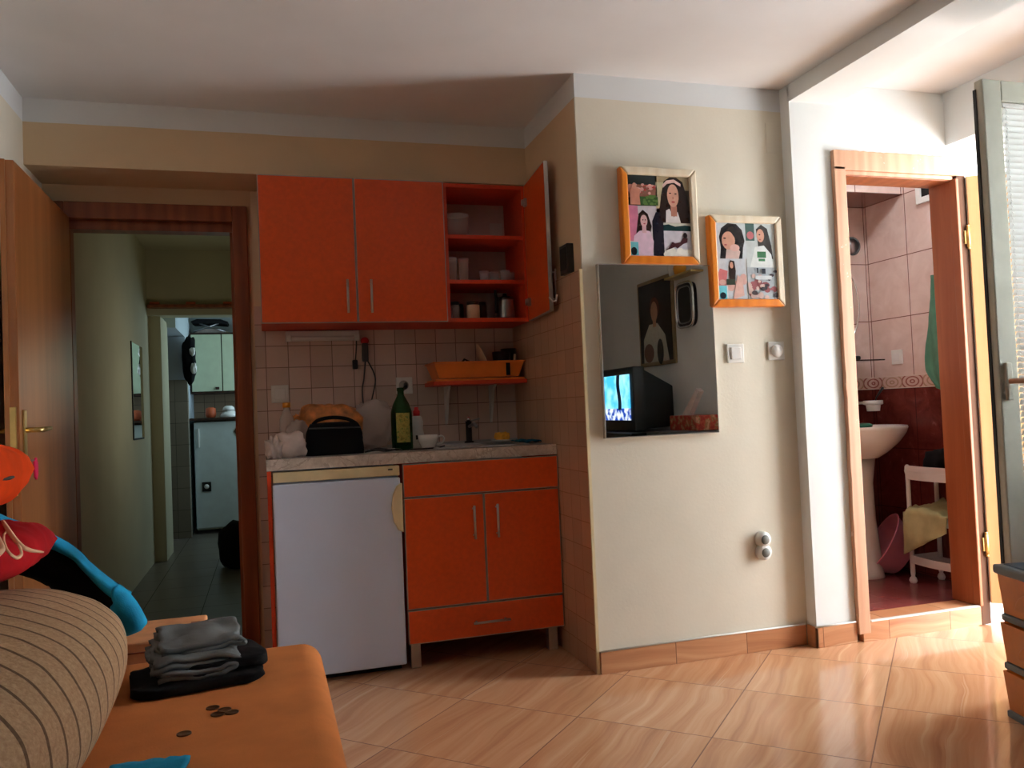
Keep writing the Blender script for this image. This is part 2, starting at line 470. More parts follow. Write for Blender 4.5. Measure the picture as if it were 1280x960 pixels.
# ------------------------------------------------------------------ room shell
XL, XS, XP, XR, YB, YM, YP, YH = -.907, 1.234, 2.2, 3.034, 3.973, 3.026, 2.963, 3.687
YR = -2.3                                                       # wall behind the camera
struct(MB().box(XL - .1, XR, YR - .1, YB + .06, -.12, 0), 'floor', M['floor'])
struct(MB().box(XL - .1, XP + .02, YR - .1, YB + .1, ZC, ZC + .12).box(XP, 4.6, YR - .1, YP + .05, ZC + .02, ZC + .12), 'ceiling', M['ceil'])
struct(MB().box(XL - .12, XL, YR - .1, YB, 0, ZC), 'wall_left', M['cream'])
# back wall with the hall door opening (-.86..-.08 rough)
struct(MB().box(XL - .12, -.855, YB, YB + .12, 0, ZC).box(-.085, XS + .12, YB, YB + .12, 0, ZC).box(-.855, -.085, YB, YB + .12, 2.0, ZC), 'wall_back', M['ktile'])
# the strip of wall left of the tiles and above the door is painted: a thin plaster skin
struct(MB().box(XL, -.855, YB - .004, YB, 0, 2.14).box(-.855, -.038, YB - .004, YB, 2.0, 2.14).box(-.055, -.038, YB - .004, YB, 0, 2.0), 'wall_back_plaster', M['tan'])
struct(MB().box(XL, XS, YH, YB, 2.135, ZC), 'wall_header', M['tan'])
struct(MB().box(XS, XS + .12, YM + .012, YB, 0, ZC), 'wall_side', M['tan'])  # cream wall; the orange light bounced on it is put into the tan
struct(MB().box(XS - .012, XS, YM + .003, YB, 0, 1.612), 'trim_1', M['stile'], 'tile cladding of the niche side wall')
struct(MB().box(XS - .014, XS - .002, YM - .004, YM + .006, .0, 1.612), 'trim_2', M['cream_plastic'], 'pale corner strip of the tiled side wall')
struct(MB().box(XS, XP + .02, YM, YM + .012, 0, ZC).box(XS + .12, XP + .02, YM + .012, YM + .12, 0, ZC), 'wall_front', M['cream'])
struct(MB().box(XP, 2.402, YP, YM + .12, 0, ZC + .02).box(2.402, 3.11, YP, YP + .13, 2.07, ZC + .02).box(3.11, 4.6, YP, YP + .13, 0, ZC + .02), 'wall_right_door', M['white'])
struct(MB().box(XP, 2.432, YR, YP + .01, 2.337, ZC + .02), 'trim_3', M['white'], 'ceiling beam running from the pier towards the camera')
# right wall: balcony opening y 2.2 .. 2.963, z up to 2.188
struct(MB().box(XR, XR + .26, YR, 1.6, 0, ZC + .02).box(XR, XR + .26, 2.05, 2.2, 0, ZC + .02).box(XR, XR + .26, 1.6, 2.05, 0, .95).box(XR, XR + .26, 1.6, 2.05, 2.15, ZC + .02).box(XR, XR + .26, 2.2, YP, 2.188, ZC + .02), 'wall_right', M['white'])
# wall behind the camera
struct(MB().box(XL, XR, YR - .1, YR, 0, ZC), 'wall_rear', M['cream'])
# baseboards
struct(MB().box(XS - .002, XP - .012, YM - .011, YM, 0, .087), 'baseboard_front', M['base'], bevel=.002)
struct(MB().box(XP - .011, XP, YP - .011, YM - .011, 0, .087).box(XP - .011, 2.395, YP - .011, YP, 0, .087), 'baseboard_pier', M['base'], bevel=.002)
struct(MB().box(XL, XL + .01, YR, 3.0, 0, .087), 'baseboard_left', M['base'])
struct(MB().tube([(XS, YM - .012, .089), (1.7, YM - .010, .091), (XP - .02, YM - .012, .089)], .004, 6).tube([(XP - .012, YP - .012, .089), (2.39, YP - .012, .09)], .004, 6), 'trim_4', M['wht_plastic'], 'white filler line along the baseboard')
# electrical cover high on the wall
struct(MB().box(2.12, 2.178, YM - .002, YM, 2.13, 2.26), 'trim_5', M['cream'], 'painted cover plate near the ceiling', bevel=.001)

# outside: balcony slab and the wall beyond it
struct(MB().box(XR, 4.6, .6, YP, -.12, -.005), 'floor_balcony', M['floor'])

# ------------------------------------------------------------------ bathroom shell
struct(MB().box(2.0, 4.2, YM + .125, 4.0, -.1, .08).box(2.42, 3.10, YP + .02, YM + .125, -.1, .08), 'floor_bath', M['bfloor'])
struct(MB().box(2.0, 3.9, 3.90, 4.0, .08, 2.6), 'wall_bath_back', M['btile'])
struct(MB().box(3.37, 3.47, YP + .13, 3.90, .08, 2.6), 'wall_bath_right', M['btile'])
struct(MB().box(2.0, 2.1, YM + .13, 3.90, .08, 2.6), 'wall_bath_left', M['btile'])
struct(MB().box(2.1, 3.37, YM + .13, 3.90, 2.5, 2.6), 'ceiling_bath', M['ceil'])
struct(MB().box(2.1, 3.37, 3.60, 3.90, 2.145, 2.5), 'wall_bath_duct', M['btile'])
struct(MB().box(2.42, 3.06, YP - .02, YP + .12, 0, .083), 'door_2_threshold', M['base'])
struct(MB().box(2.462, 3.05, YP - .024, YP - .008, .083, .089), 'trim_6', M['wht_plastic'], 'white strip on the bathroom step edge')
# ventilation window high in the bathroom
w = thing('window_1', (3.36, 3.3, 2.1), 'small white framed bathroom window glimpsed at the top of the doorway', 'window', kind='structure')
MB().box(3.352, 3.37, 3.24, 3.27, 2.06, 2.4).box(3.352, 3.37, 3.46, 3.49, 2.06, 2.4).box(3.352, 3.37, 3.27, 3.46, 2.06, 2.09).build('window_frame', M['wht_plastic'], w)
MB().box(3.362, 3.369, 3.27, 3.46, 2.09, 2.4).build('pane', M['dark'], w)

# ------------------------------------------------------------------ bathroom door frame and leaf
d2 = thing('door_2', (3.05, YP, 0), 'pale worn wooden bathroom door frame with its light leaf folded back', 'door', kind='structure')
def wobbly(x0, x1, y0, y1, z0, z1, n=40, amp=.0018, axis='z'):
    """a casing board with a chipped, uneven outer edge"""
    mb = MB()
    pts = []
    for i in range(n + 1):
        t_ = i / n; j = (random.random() - .5) * amp * 2
        pts.append((t_, j))
    if axis == 'z':
        poly = [(x1, z0 + (z1 - z0) * t_) for t_, j in pts] + [(x0 + j, z0 + (z1 - z0) * t_) for t_, j in reversed(pts)]
    else:
        poly = [(x0 + (x1 - x0) * t_, z0) for t_, j in pts] + [(x0 + (x1 - x0) * t_, z1 + j) for t_, j in reversed(pts)]
    return mb.prism(poly, y0, y1, 'y')
wobbly(2.398, 2.457, YP - .022, YP, .035, 2.06).build('casing_left', M['bframe'], d2, bevel=.003)
wobbly(2.398, 3.113, YP - .022, YP, 2.045, 2.132, axis='x').build('casing_top', M['bframe'], d2, bevel=.003)
MB().box(3.06, 3.113, YP - .022, YP, 0, 2.045).build('casing_right', M['bshaded'], d2, bevel=.003)
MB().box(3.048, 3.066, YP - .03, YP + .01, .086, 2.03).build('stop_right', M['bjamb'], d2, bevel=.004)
mb = MB(); mb.box(2.403, 2.455, YP + .001, YP + .13, .086, 2.07)
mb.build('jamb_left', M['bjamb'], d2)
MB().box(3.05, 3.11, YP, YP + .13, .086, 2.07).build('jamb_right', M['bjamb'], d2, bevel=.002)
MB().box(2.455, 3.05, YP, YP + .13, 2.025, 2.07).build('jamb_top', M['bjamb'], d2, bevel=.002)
MB().box(2.457, 3.05, YP - .012, YP, 2.028, 2.045).build('stop_top', M['bframe'], d2, bevel=.002)
# leaf, hinged on the right casing, folded back past the opening
hx, hy, ph = 3.115, YP - .040, R(145)
dr = Vector((-math.cos(ph), -math.sin(ph), 0)); nn = Vector((-dr.y, dr.x, 0))
def leafbox(a0, a1, t0, t1, z0, z1, mb, mat=0):
    vs = [Vector((hx, hy, 0)) + dr * a + nn * t_ + Vector((0, 0, z)) for z in (z0, z1) for t_ in (t0, t1) for a in (a0, a1)]
    mb.add(vs, [(0, 2, 3, 1), (4, 5, 7, 6), (0, 1, 5, 4), (2, 6, 7, 3), (0, 4, 6, 2), (1, 3, 7, 5)], mat); return mb
leafbox(-.012, .60, 0, .038, .095, 2.04, MB()).build('leaf', M['bleaf'], d2, bevel=.003)
for hz in (1.76, .36):
    h = MB(); h.tube([(3.1, YP - .034, hz - .045), (3.1, YP - .034, hz + .045)], .008, 10); h.tube([(3.1, YP - .034, hz - .055), (3.1, YP - .034, hz - .046)], .006); h.tube([(3.1, YP - .034, hz + .046), (3.1, YP - .034, hz + .055)], .006)
    h.box(3.085, 3.115, YP - .030, YP - .022, hz - .03, hz + .03); h.build('hinge', M['brass'], d2)

# ------------------------------------------------------------------ balcony door (grey frame, blind between)
d3 = thing('door_3', (XR, 2.2, 0), 'grey balcony door leaf with a white venetian blind, opened into the room', 'door', kind='structure')
x0, x1, z0, z1, y0, y1 = 2.418, 3.034, .06, 2.142, 2.19, 2.226
mb = MB(); fwid = .082
mb.box(x0, x0 + fwid, y0, y1, z0, z1).box(x1 - fwid, x1, y0, y1, z0, z1).box(x0 + fwid, x1 - fwid, y0, y1, z1 - .075, z1).box(x0 + fwid, x1 - fwid, y0, y1, z0, z0 + .1)
mb.build('leaf_frame', M['pvc'], d3, bevel=.004)
MB().box(x0 - .004, x0, y1 - .010, y1 + .002, z0 + .02, z1 - .03).build('rebate', M['black_plastic'], d3)
MB().box(x0 + fwid, x1 - fwid, y1 - .022, y1 - .016, z0 + .1, z1 - .075).build('pane', M['pane'], d3)
mb = MB()
n = 86
for i in range(n):
    z = z1 - .105 - i * .0213
    if z < z0 + .12: break
    mb.add([(x0 + fwid + .004, y0 + .001, z + .006), (x1 - fwid - .004, y0 + .001, z + .006), (x1 - fwid - .004, y0 + .004, z - .004), (x0 + fwid + .004, y0 + .004, z - .004), (x1 - fwid - .004, y0 + .013, z - .0125), (x0 + fwid + .004, y0 + .013, z - .0125)],
           [(0, 1, 2, 3), (3, 2, 4, 5)], 0, True)
bl = mb.build('blind_slats', M['blind'], d3)
MB().box(x0 + fwid + .008, x1 - fwid - .008, y0 + .004, y0 + .03, z1 - .095, z1 - .077).build('blind_rail', M['wht_plastic'], d3, bevel=.003)
mb = MB()
for xx in (x0 + fwid + .02, x1 - fwid - .02, (x0 + x1) / 2):
    mb.tube([(xx, y0 + .005, z1 - .09), (xx, y0 + .005, z0 + .12)], .0012, 5)
    for i in range(0, n, 1):
        z = z1 - .1 - i * .0213
        if z > z0 + .12: mb.tube([(xx - .006, y0 + .004, z), (xx + .006, y0 + .002, z - .007)], .0018, 4)
mb.build('blind_cord', M['wht_plastic'], d3)
h = MB().box(x0 + .018, x0 + .045, y0 - .012, y0, 1.02, 1.15)
hd = h.build('handle_plate', M['pvc'], d3, bevel=.004)
MB().tube([(x0 + .032, y0 - .01, 1.085), (x0 + .032, y0 - .05, 1.085), (x0 + .05, y0 - .056, 1.085), (x0 + .15, y0 - .056, 1.083)], .009, 10).build('lever', M['bframe'], hd)

# ------------------------------------------------------------------ hall door (frame + open leaf)
d1 = thing('door_1', (-.85, YB, 0), 'brown framed door at the left, its varnished leaf open along the left wall', 'door', kind='structure')
ZO = 1.968
mb = MB()
MB().box(-.885, -.822, YB - .022, YB + .1, 0, ZO + .09).build('casing_left', M['frame_brown'], d1, bevel=.004)
MB().box(-.122, -.056, YB - .022, YB + .1, 0, ZO + .09).build('casing_right', M['frame_brown'], d1, bevel=.004)
MB().box(-.822, -.122, YB - .022, YB + .1, ZO + .015, ZO + .09).build('casing_top', M['frame_brown'], d1, bevel=.004)
MB().box(-.822, -.122, YB + .02, YB + .1, ZO - .025, ZO + .015).build('stop_top', M['frame_brown'], d1)
MB().box(-.822, -.808, YB + .03, YB + .1, 0, ZO - .02).build('stop_left', M['frame_brown'], d1)
MB().box(-.136, -.122, YB + .03, YB + .1, 0, ZO - .02).build('stop_right', M['frame_brown'], d1)
# open leaf, hinge side at the frame, free edge nearer the camera
LX, LY0, LY1 = -.838, 3.12, YB - .03
lf = MB().box(LX, LX + .04, LY0, LY1, .01, 1.985).build('leaf', M['leaf_wood'], d1, bevel=.003)
MB().box(LX - .002, LX + .014, LY0 - .008, LY0, .01, 1.985).build('rebate_lip', M['leaf_wood'], d1)
MB().box(LX + .012, LX + .032, LY0 - .0085, LY0 - .0005, .84, 1.14).build('lock_plate', M['brass'], d1, bevel=.002)
hp = MB().box(LX + .04, LX + .046, LY0 + .035, LY0 + .07, .89, 1.13).build('handle_plate', M['brass'], d1, bevel=.003)
MB().tube([(LX + .044, LY0 + .055, 1.06), (LX + .085, LY0 + .055, 1.06), (LX + .095, LY0 + .07, 1.06), (LX + .095, LY0 + .17, 1.064)], [.009, .009, .0095, .007], 10).build('lever', M['brass'], hp)
hp2 = MB().box(LX - .006, LX, LY0 + .035, LY0 + .07, .89, 1.13).build('handle_plate', M['brass'], d1, bevel=.003)
MB().tube([(LX - .004, LY0 + .055, 1.06), (LX - .045, LY0 + .055, 1.06), (LX - .05, LY0 + .02, 1.06), (LX - .05, LY0 + .0, 1.06)], .009, 10).build('lever', M['brass'], hp2)
k = thing('key', (LX + .05, LY0 + .06, .95), 'small key with a pink tag hanging from the lock of the open brown door', 'key')
MB().tube([(LX + .044, LY0 + .055, .955), (LX + .068, LY0 + .055, .955)], .003).build('key_shaft', M['steel'], k)
MB().prism([(LY0 + .06, .955), (LY0 + .085, .965), (LY0 + .1, .945), (LY0 + .1, .905), (LY0 + .085, .885), (LY0 + .066, .895), (LY0 + .058, .925)], LX + .062, LX + .07, 'x').build('tag', M['pinktag'], k, bevel=.003)

# ------------------------------------------------------------------ hall beyond the door
struct(MB().box(-1.0, .5, YB + .06, 9.0, -.1, -.002), 'floor_hall', M['hfloor'])
struct(MB().box(-1.0, .5, YB + .12, 9.0, ZC, ZC + .1), 'ceiling_hall', M['hwall'])
struct(MB().box(-.97, -.85, YB + .12, 7.3, 0, ZC), 'wall_hall_left', M['hwall'])
struct(MB().box(.05, .15, YB + .12, 6.9, 0, ZC).box(.5, .6, 6.9, 9.0, 0, ZC).box(.05, .6, 6.86, 6.9, 0, ZC), 'wall_hall_right', M['hwall'])
struct(MB().box(-.85, .05, 6.78, 6.95, 1.9, ZC), 'wall_hall_lintel', M['hwall'])
struct(MB().box(-.85, -.765, 6.85, 7.3, 0, 1.9), 'wall_hall_nib', M['hwall'])
struct(MB().box(-.95, -.70, 8.1, 8.2, 1.46, ZC).box(-.80, -.70, 8.2, 8.9, 0, ZC).box(-.95, -.70, 7.3, 8.1, 1.86, ZC), 'wall_far_left', M['hwall2'])
struct(MB().box(-.95, -.69, 8.09, 8.2, 0, 1.46), 'wall_far_tiled', M['htile'])
struct(MB().box(-1.1, -.95, 7.3, 8.2, 0, ZC), 'wall_far_side', M['darkwood'])
struct(MB().box(-.8, .6, 8.9, 9.0, 0, ZC), 'wall_far_back', M['hwall2'])
struct(MB().box(-.7, .5, 8.885, 8.9, .9, 1.36), 'trim_7', M['htile2'], 'dark tiled splashback of the far kitchen')
pl = thing('plank_shelf', (-.4, 6.75, 1.95), 'brown plank fixed along the lintel at the end of the hall', 'shelf')
MB().box(-.84, .045, 6.70, 6.78, 1.95, 1.975).build('board', M['frame_brown'], pl, bevel=.003)
ob = tag(MB().box(-.035, .035, -.02, .02, 0, .022).build('orange_block', M['orange_dull'], bevel=.004), 'orange block on the hall plank, leftmost of three', 'block', 'orange blocks on the hall plank'); ob.location = (-.79, 6.74, 1.975)
for xx, lab in ((-.53, 'orange block on the hall plank, the middle one of three'), (-.26, 'orange block on the hall plank, rightmost of three')):
    copy_thing(ob, (xx, 6.74, 1.975), lab)
hm = thing('wall_mirror', (-.85, 6.1, 1.3), 'narrow frameless mirror on the left wall of the hall', 'mirror')
MB().box(-.85, -.842, 5.93, 6.4, .97, 1.62).build('glass', M['mirror'], hm, bevel=.002)
MB().box(-.8505, -.8435, 5.915, 5.93, .965, 1.625).box(-.8505, -.8435, 5.93, 6.4, .96, .97).build('edge', M['dark'], hm)
hc = thing('wall_cupboard', (-.3, 8.7, 1.6), 'pale green wall cupboard with two doors in the far kitchen', 'cupboard')
MB().box(-.69, .3, 8.52, 8.885, 1.34, 1.94).build('body', M['darkwood'], hc)
for a, b in ((-.68, -.405), (-.395, -.05), (-.04, .29)):
    dd = MB().box(a, b, 8.5, 8.52, 1.36, 1.92).build('door', M['hallcab'], hc, bevel=.003)
    MB().box(b - .05 if a > -.6 else b - .06, b - .025, 8.48, 8.5, 1.375, 1.40).build('knob', M['darkwood'], dd, bevel=.002)
ib = thing('folded_airer', (-.45, 8.65, 1.94), 'folded dark rack lying on the far pale wall cupboard', 'rack')
MB().prism([(-.68, 2.05), (-.62, 2.075), (-.4, 2.07), (-.33, 2.045), (-.34, 2.025), (-.45, 2.035), (-.66, 2.035)], 8.5, 8.8, 'y').build('board', M['black_cloth'], ib, bevel=.004)
MB().tube([(-.66, 8.55, 1.95), (-.42, 8.55, 2.035)], .008).tube([(-.36, 8.55, 1.95), (-.6, 8.55, 2.035)], .008).build('legs', M['steel'], ib)
tag(MB().prism([(-.66, 1.94), (-.6, 1.985), (-.42, 1.99), (-.33, 1.95), (-.33, 1.94)], 8.6, 8.8, 'y').build('white_bundle', M['paperbag'], bevel=.01), 'white bundle under the dark rack on the far cupboard', 'bundle')
tag(MB().box(-.26, -.1, 8.52, 8.75, 1.94, 2.05).build('storage_box', M['pink'], bevel=.01), 'pinkish box on top of the far wall cupboard', 'box')
hf = thing('refrigerator', (-.38, 8.6, 0), 'pale old refrigerator at the end of the dark hall', 'refrigerator')
MB().box(-.66, -.1, 8.34, 8.88, .03, 1.06).build('body', M['hallcab'], hf, bevel=.01)
dd = MB().box(-.66, -.1, 8.29, 8.335, .05, 1.06).build('door', plain('far_fridge_enamel', (198, 208, 204), .4, var=.02), hf, bevel=.008)
MB().box(-.625, -.61, 8.265, 8.29, .82, 1.0).build('handle', M['wht_plastic'], dd, bevel=.004)
MB().box(-.60, -.52, 8.284, 8.289, .40, .49).build('sticker', M['black_plastic'], dd)
MB().lathe([(.0, 0), (.022, 0), (.022, .003), (0, .003)], (-.56, 8.283, .447), 16, axis='y').build('sticker_disc', M['wht_plastic'], dd)
MB().prism([(-.30, .96), (-.26, 1.03), (-.22, 1.0), (-.23, .93), (-.27, .91)], 8.282, 8.289, 'y').build('magnet', M['darkwood'], dd)
cw = thing('far_worktop', (-.3, 8.6, 1.07), 'thin dark board over the far refrigerator with dishes on it', 'worktop')
MB().box(-.70, .3, 8.25, 8.88, 1.075, 1.10).build('board', M['darkwood'], cw, bevel=.003)
tag(MB().lathe([(.04, 0), (.05, .03), (.045, .09), (.02, .1)], (-.51, 8.4, 1.1), 16).build('orange_pot', M['orange_dull']), 'small orange pot on the board above the far refrigerator', 'pot')
ds = thing('dish_pile', (-.3, 8.4, 1.1), 'white bowls piled upside down above the far refrigerator', 'bowls')
MB().lathe([(.09, 0), (.08, .03), (.05, .06), (.03, .065)], (-.34, 8.38, 1.1), 20).build('bowl', M['ceramic'], ds)
MB().lathe([(.06, .0), (.05, .03), (.03, .045)], (-.345, 8.38, 1.165), 20).build('bowl', M['ceramic'], ds)
MB().lathe([(.07, 0), (.07, .01), (.05, .04), (.03, .05)], (-.2, 8.4, 1.1), 20).build('bowl', M['wht_plastic'], ds)
bg = thing('hanging_bag', (-.66, 8.0, 1.8), 'black and white bag hanging beside the far cupboard', 'bag')
def lump(c, h, n=28, amp=.15, fs=6, seed=0, p=2.4, flatz=None):
    """irregular superellipsoid"""
    def fn(u, v):
        a = u * 2 * math.pi; b = (v - .5) * math.pi
        sg = lambda x, e: math.copysign(abs(x) ** e, x)
        e = 2 / p
        q = Vector((sg(math.cos(b), e) * sg(math.cos(a), e), sg(math.cos(b), e) * sg(math.sin(a), e), sg(math.sin(b), e)))
        q *= 1 + amp * fbm(q + Vector((seed, seed * 2, 0)), fs / 4)
        w = Vector((c[0] + q.x * h[0], c[1] + q.y * h[1], c[2] + q.z * h[2]))
        if flatz is not None and w.z < flatz: w.z = flatz
        return w
    return MB().grid(fn, n, n // 2 + 4, closeu=True)
lump((-.655, 8.02, 1.64), (.06, .06, .2), amp=.3).build('body', M['black_cloth'], bg)
lump((-.625, 7.965, 1.71), (.025, .02, .035), amp=.3).build('white_patch', M['wht_plastic'], bg)
lump((-.62, 7.965, 1.56), (.025, .02, .05), amp=.3, seed=3).build('white_patch', M['wht_plastic'], bg)
MB().tube([(-.66, 8.08, 1.78), (-.66, 8.02, 1.86), (-.66, 7.98, 1.78)], .006).build('strap', M['black_cloth'], bg)
tag(lump((-.22, 6.3, .15), (.13, .13, .18), amp=.25, flatz=0).build('dark_bag', M['black_cloth']), 'dark soft bag standing on the hall floor by the right jamb', 'bag')

# ------------------------------------------------------------------ wall cabinets
def door_panel(x0, x1, y, z0, z1, parent, th=.018, name='door'):
    mb = MB(); e = .0035
    mb.box(x0 + e, x1 - e, y - th, y, z0 + e, z1 - e, 0)
    mb.box(x0, x0 + e, y - th, y, z0, z1, 1).box(x1 - e, x1, y - th, y, z0, z1, 1).box(x0 + e, x1 - e, y - th, y, z0, z0 + e, 1).box(x0 + e, x1 - e, y - th, y, z1 - e, z1, 1)
    return mb.build(name, [M['orange'], M['alu_edge']], parent)
def bar_handle(a, b, off, parent, r=.0055, stand=.03):
    """bar between a and b standing off along vector off"""
    a, b, off = Vector(a), Vector(b), Vector(off)
    mb = MB(); mb.tube([a + off, b + off], r, 10)
    d = (b - a) * .1
    mb.tube([a + d, a + d + off], r * .7, 8).tube([b - d, b - d + off], r * .7, 8)
    return mb.build('handle', M['alu'], parent)
UF, Z0, Z1 = 3.66, 1.475, 2.122
c1 = thing('wall_cabinet', (.405, 3.8, Z0), 'closed orange wall cabinet with two doors above the tiled splashback', 'cabinet')
MB().box(-.006, .012, UF + .002, YB - .002, Z0, Z1).box(.795, .813, UF + .002, YB - .002, Z0, Z1).box(.012, .795, UF + .002, YB - .002, Z0, Z0 + .018).box(.012, .795, UF + .002, YB - .002, Z1 - .018, Z1).box(.012, .795, YB - .008, YB - .003, Z0 + .018, Z1 - .018).build('body', M['orange_in'], c1)
da = door_panel(-.006, .404, UF, Z0, Z1, c1); bar_handle((.362, UF - .018, 1.515), (.362, UF - .018, 1.663), (0, -.026, 0), da)
db = door_panel(.407, .813, UF, Z0, Z1, c1); bar_handle((.466, UF - .018, 1.515), (.466, UF - .018, 1.663), (0, -.026, 0), db)
c2 = thing('open_wall_cabinet', (1.0, 3.8, Z0), 'orange wall cabinet with its door open, showing glasses on two shelves', 'cabinet')
MB().box(.816, .832, UF + .002, YB - .002, Z0, Z1, 0).box(1.197, 1.215, UF + .002, YB - .002, Z0, Z1, 0).box(.832, 1.197, UF + .002, YB - .002, Z0, Z0 + .018).box(.832, 1.197, UF + .002, YB - .002, Z1 - .018, Z1).build('body', M['orange_in'], c2)
MB().box(.832, 1.197, YB - .008, YB - .003, Z0 + .018, Z1 - .018).build('back_panel', M['back_white'], c2)
SH = (1.655, 1.866)
for z in SH: MB().box(.832, 1.197, UF + .01, YB - .008, z, z + .018).build('shelf', M['orange_in'], c2)
MB().box(1.12, 1.185, YB - .014, YB - .008, 1.95, 2.01).build('hanging_bracket', M['wht_plastic'], c2)
# open door: swung past square towards the side wall
hx2, hy2 = 1.208, UF - .002; ph2 = R(97)
def turn(mb, px, py, ang):
    Mx = Matrix.Translation((px, py, 0)) @ Matrix.Rotation(ang, 4, 'Z') @ Matrix.Translation((-px, -py, 0))
    mb.v = [Mx @ v for v in mb.v]; return mb
# build closed (x from hinge leftwards), then rotate
mb = MB(); W_ = .395
mb.box(hx2 - W_ + .004, hx2 - .004, hy2 - .018, hy2, Z0 + .004, Z1 - .004, 0)
mb.box(hx2 - W_, hx2 - W_ + .004, hy2 - .018, hy2, Z0, Z1, 1).box(hx2 - .004, hx2, hy2 - .018, hy2, Z0, Z1, 1).box(hx2 - W_ + .004, hx2 - .004, hy2 - .018, hy2, Z0, Z0 + .004, 1).box(hx2 - W_ + .004, hx2 - .004, hy2 - .018, hy2, Z1 - .004, Z1, 1)
turn(mb, hx2, hy2, ph2 - R(12)); od = mb.build('door', [M['orange'], M['alu']], c2)
a_ = ph2 - R(12)
mb = MB(); xh = hx2 - W_ + .05
mb.tube([(xh, hy2 - .044, 1.515), (xh, hy2 - .044, 1.663)], .0055, 10).tube([(xh, hy2 - .018, 1.53), (xh, hy2 - .044, 1.53)], .004).tube([(xh, hy2 - .018, 1.648), (xh, hy2 - .044, 1.648)], .004)
turn(mb, hx2, hy2, a_).build('handle', M['alu'], od)
for z in (1.56, 2.03):
    mb = MB().box(hx2 - .06, hx2 - .03, hy2, hy2 + .012, z - .018, z + .018).tube([(hx2 - .045, hy2 + .01, z), (hx2 - .045, hy2 + .022, z)], .015, 12)
    turn(mb, hx2, hy2, a_).build('hinge', M['steel'], od)
hk = MB(); hk.tube([(1.168, 3.25, 1.53), (1.18, 3.24, 1.51), (1.195, 3.24, 1.515), (1.2, 3.24, 1.54)], .004)
hk.build('hook', M['wht_plastic'], od)

# contents of the open cabinet
gb = thing('glass_bowl', (.905, 3.8, SH[1] + .018), 'tall clear glass bowl on the top shelf of the open cabinet', 'bowl')
MB().lathe([(.001, .006), (.045, .004), (.058, .03), (.066, .12), (.062, .12), (.054, .035), (.04, .012), (.001, .012)], (.905, 3.8, SH[1] + .018), 28).build('bowl', M['glass'], gb)
def tumbler(r, h, name):
    return MB().lathe([(.001, 0), (r * .8, 0), (r, h), (r * .92, h), (r * .74, .008), (.001, .008)], (0, 0, 0), 20).build(name, M['glass'])
tz = SH[0] + .018
tb = tag(tumbler(.026, .115, 'drinking_glass'), 'tall drinking glass at the left end of the middle shelf', 'glass', 'tall glasses on the middle shelf'); tb.location = (.862, 3.74, tz)
for p_, l_ in (((.885, 3.86, tz), 'tall drinking glass at the back of the middle shelf'), ((.925, 3.76, tz), 'tall drinking glass, the rightmost tall one on the middle shelf')): copy_thing(tb, p_, l_)
sb = tag(tumbler(.024, .06, 'small_glass'), 'small glass on the middle shelf, leftmost of the short ones', 'glass', 'short glasses on the middle shelf'); sb.location = (1.03, 3.78, tz)
for p_, l_ in (((1.085, 3.8, tz), 'small glass on the middle shelf, second of the short ones'), ((1.13, 3.76, tz), 'small glass on the middle shelf, third of the short ones'), ((1.175, 3.82, tz), 'small glass on the middle shelf beside the cabinet side')): copy_thing(sb, p_, l_)
def jar(x, y, mat, lab, h=.075, r=.028):
    j = thing('jar', (x, y, Z0 + .018), lab, 'jar', 'jars on the bottom of the open cabinet')
    MB().lathe([(.001, 0), (r, 0), (r, h * .8), (r * .85, h * .85), (.001, h * .85)], (x, y, Z0 + .018), 20).build('body', mat, j)
    MB().lathe([(.001, h * .8), (r * .95, h * .8), (r * .95, h), (.001, h)], (x, y, Z0 + .018), 20).build('lid', M['black_plastic'], j)
jar(.868, 3.74, M['glass'], 'glass jar at the left of the cabinet bottom', .085, .024)
jar(.905, 3.83, M['darkwood'], 'dark jar behind the glass jar in the open cabinet', .085)
jar(.958, 3.74, M['plate'], 'pale jar with a dark lid in the open cabinet', .085, .031)
jar(1.01, 3.79, M['darkwood'], 'dark jar beside the pale one in the open cabinet', .09)
pt = thing('coffee_pot', (1.125, 3.78, Z0 + .018), 'steel coffee pot with a black handle in the open cabinet', 'coffee pot')
pz = Z0 + .018
MB().lathe([(.001, 0), (.046, 0), (.046, .02), (.042, .09), (.044, .1), (.001, .1)], (1.13, 3.78, pz), 24).build('body', M['steel'], pt)
MB().lathe([(.045, .1), (.04, .112), (.012, .118), (.01, .13), (.001, .132)], (1.13, 3.78, pz), 24).build('lid', M['black_plastic'], pt)
MB().tube([(1.09, 3.75, pz + .1), (1.07, 3.73, pz + .105), (1.066, 3.725, pz + .14)], [.009, .009, .006], 8).tube([(1.075, 3.735, pz + .1), (1.07, 3.73, pz + .03)], .009, 8).build('handle', M['black_plastic'], pt)

# black box on the side wall ledge
bb = thing('wall_box', (XS, 3.17, 1.61), 'black rectangular box on the ledge of the side wall tiles', 'box')
MB().box(XS - .03, XS, 3.11, 3.2, 1.612, 1.735).build('body', M['black_plastic'], bb, bevel=.003)
MB().box(XS - .033, XS - .03, 3.12, 3.19, 1.63, 1.72).build('front', M['dark'], bb)

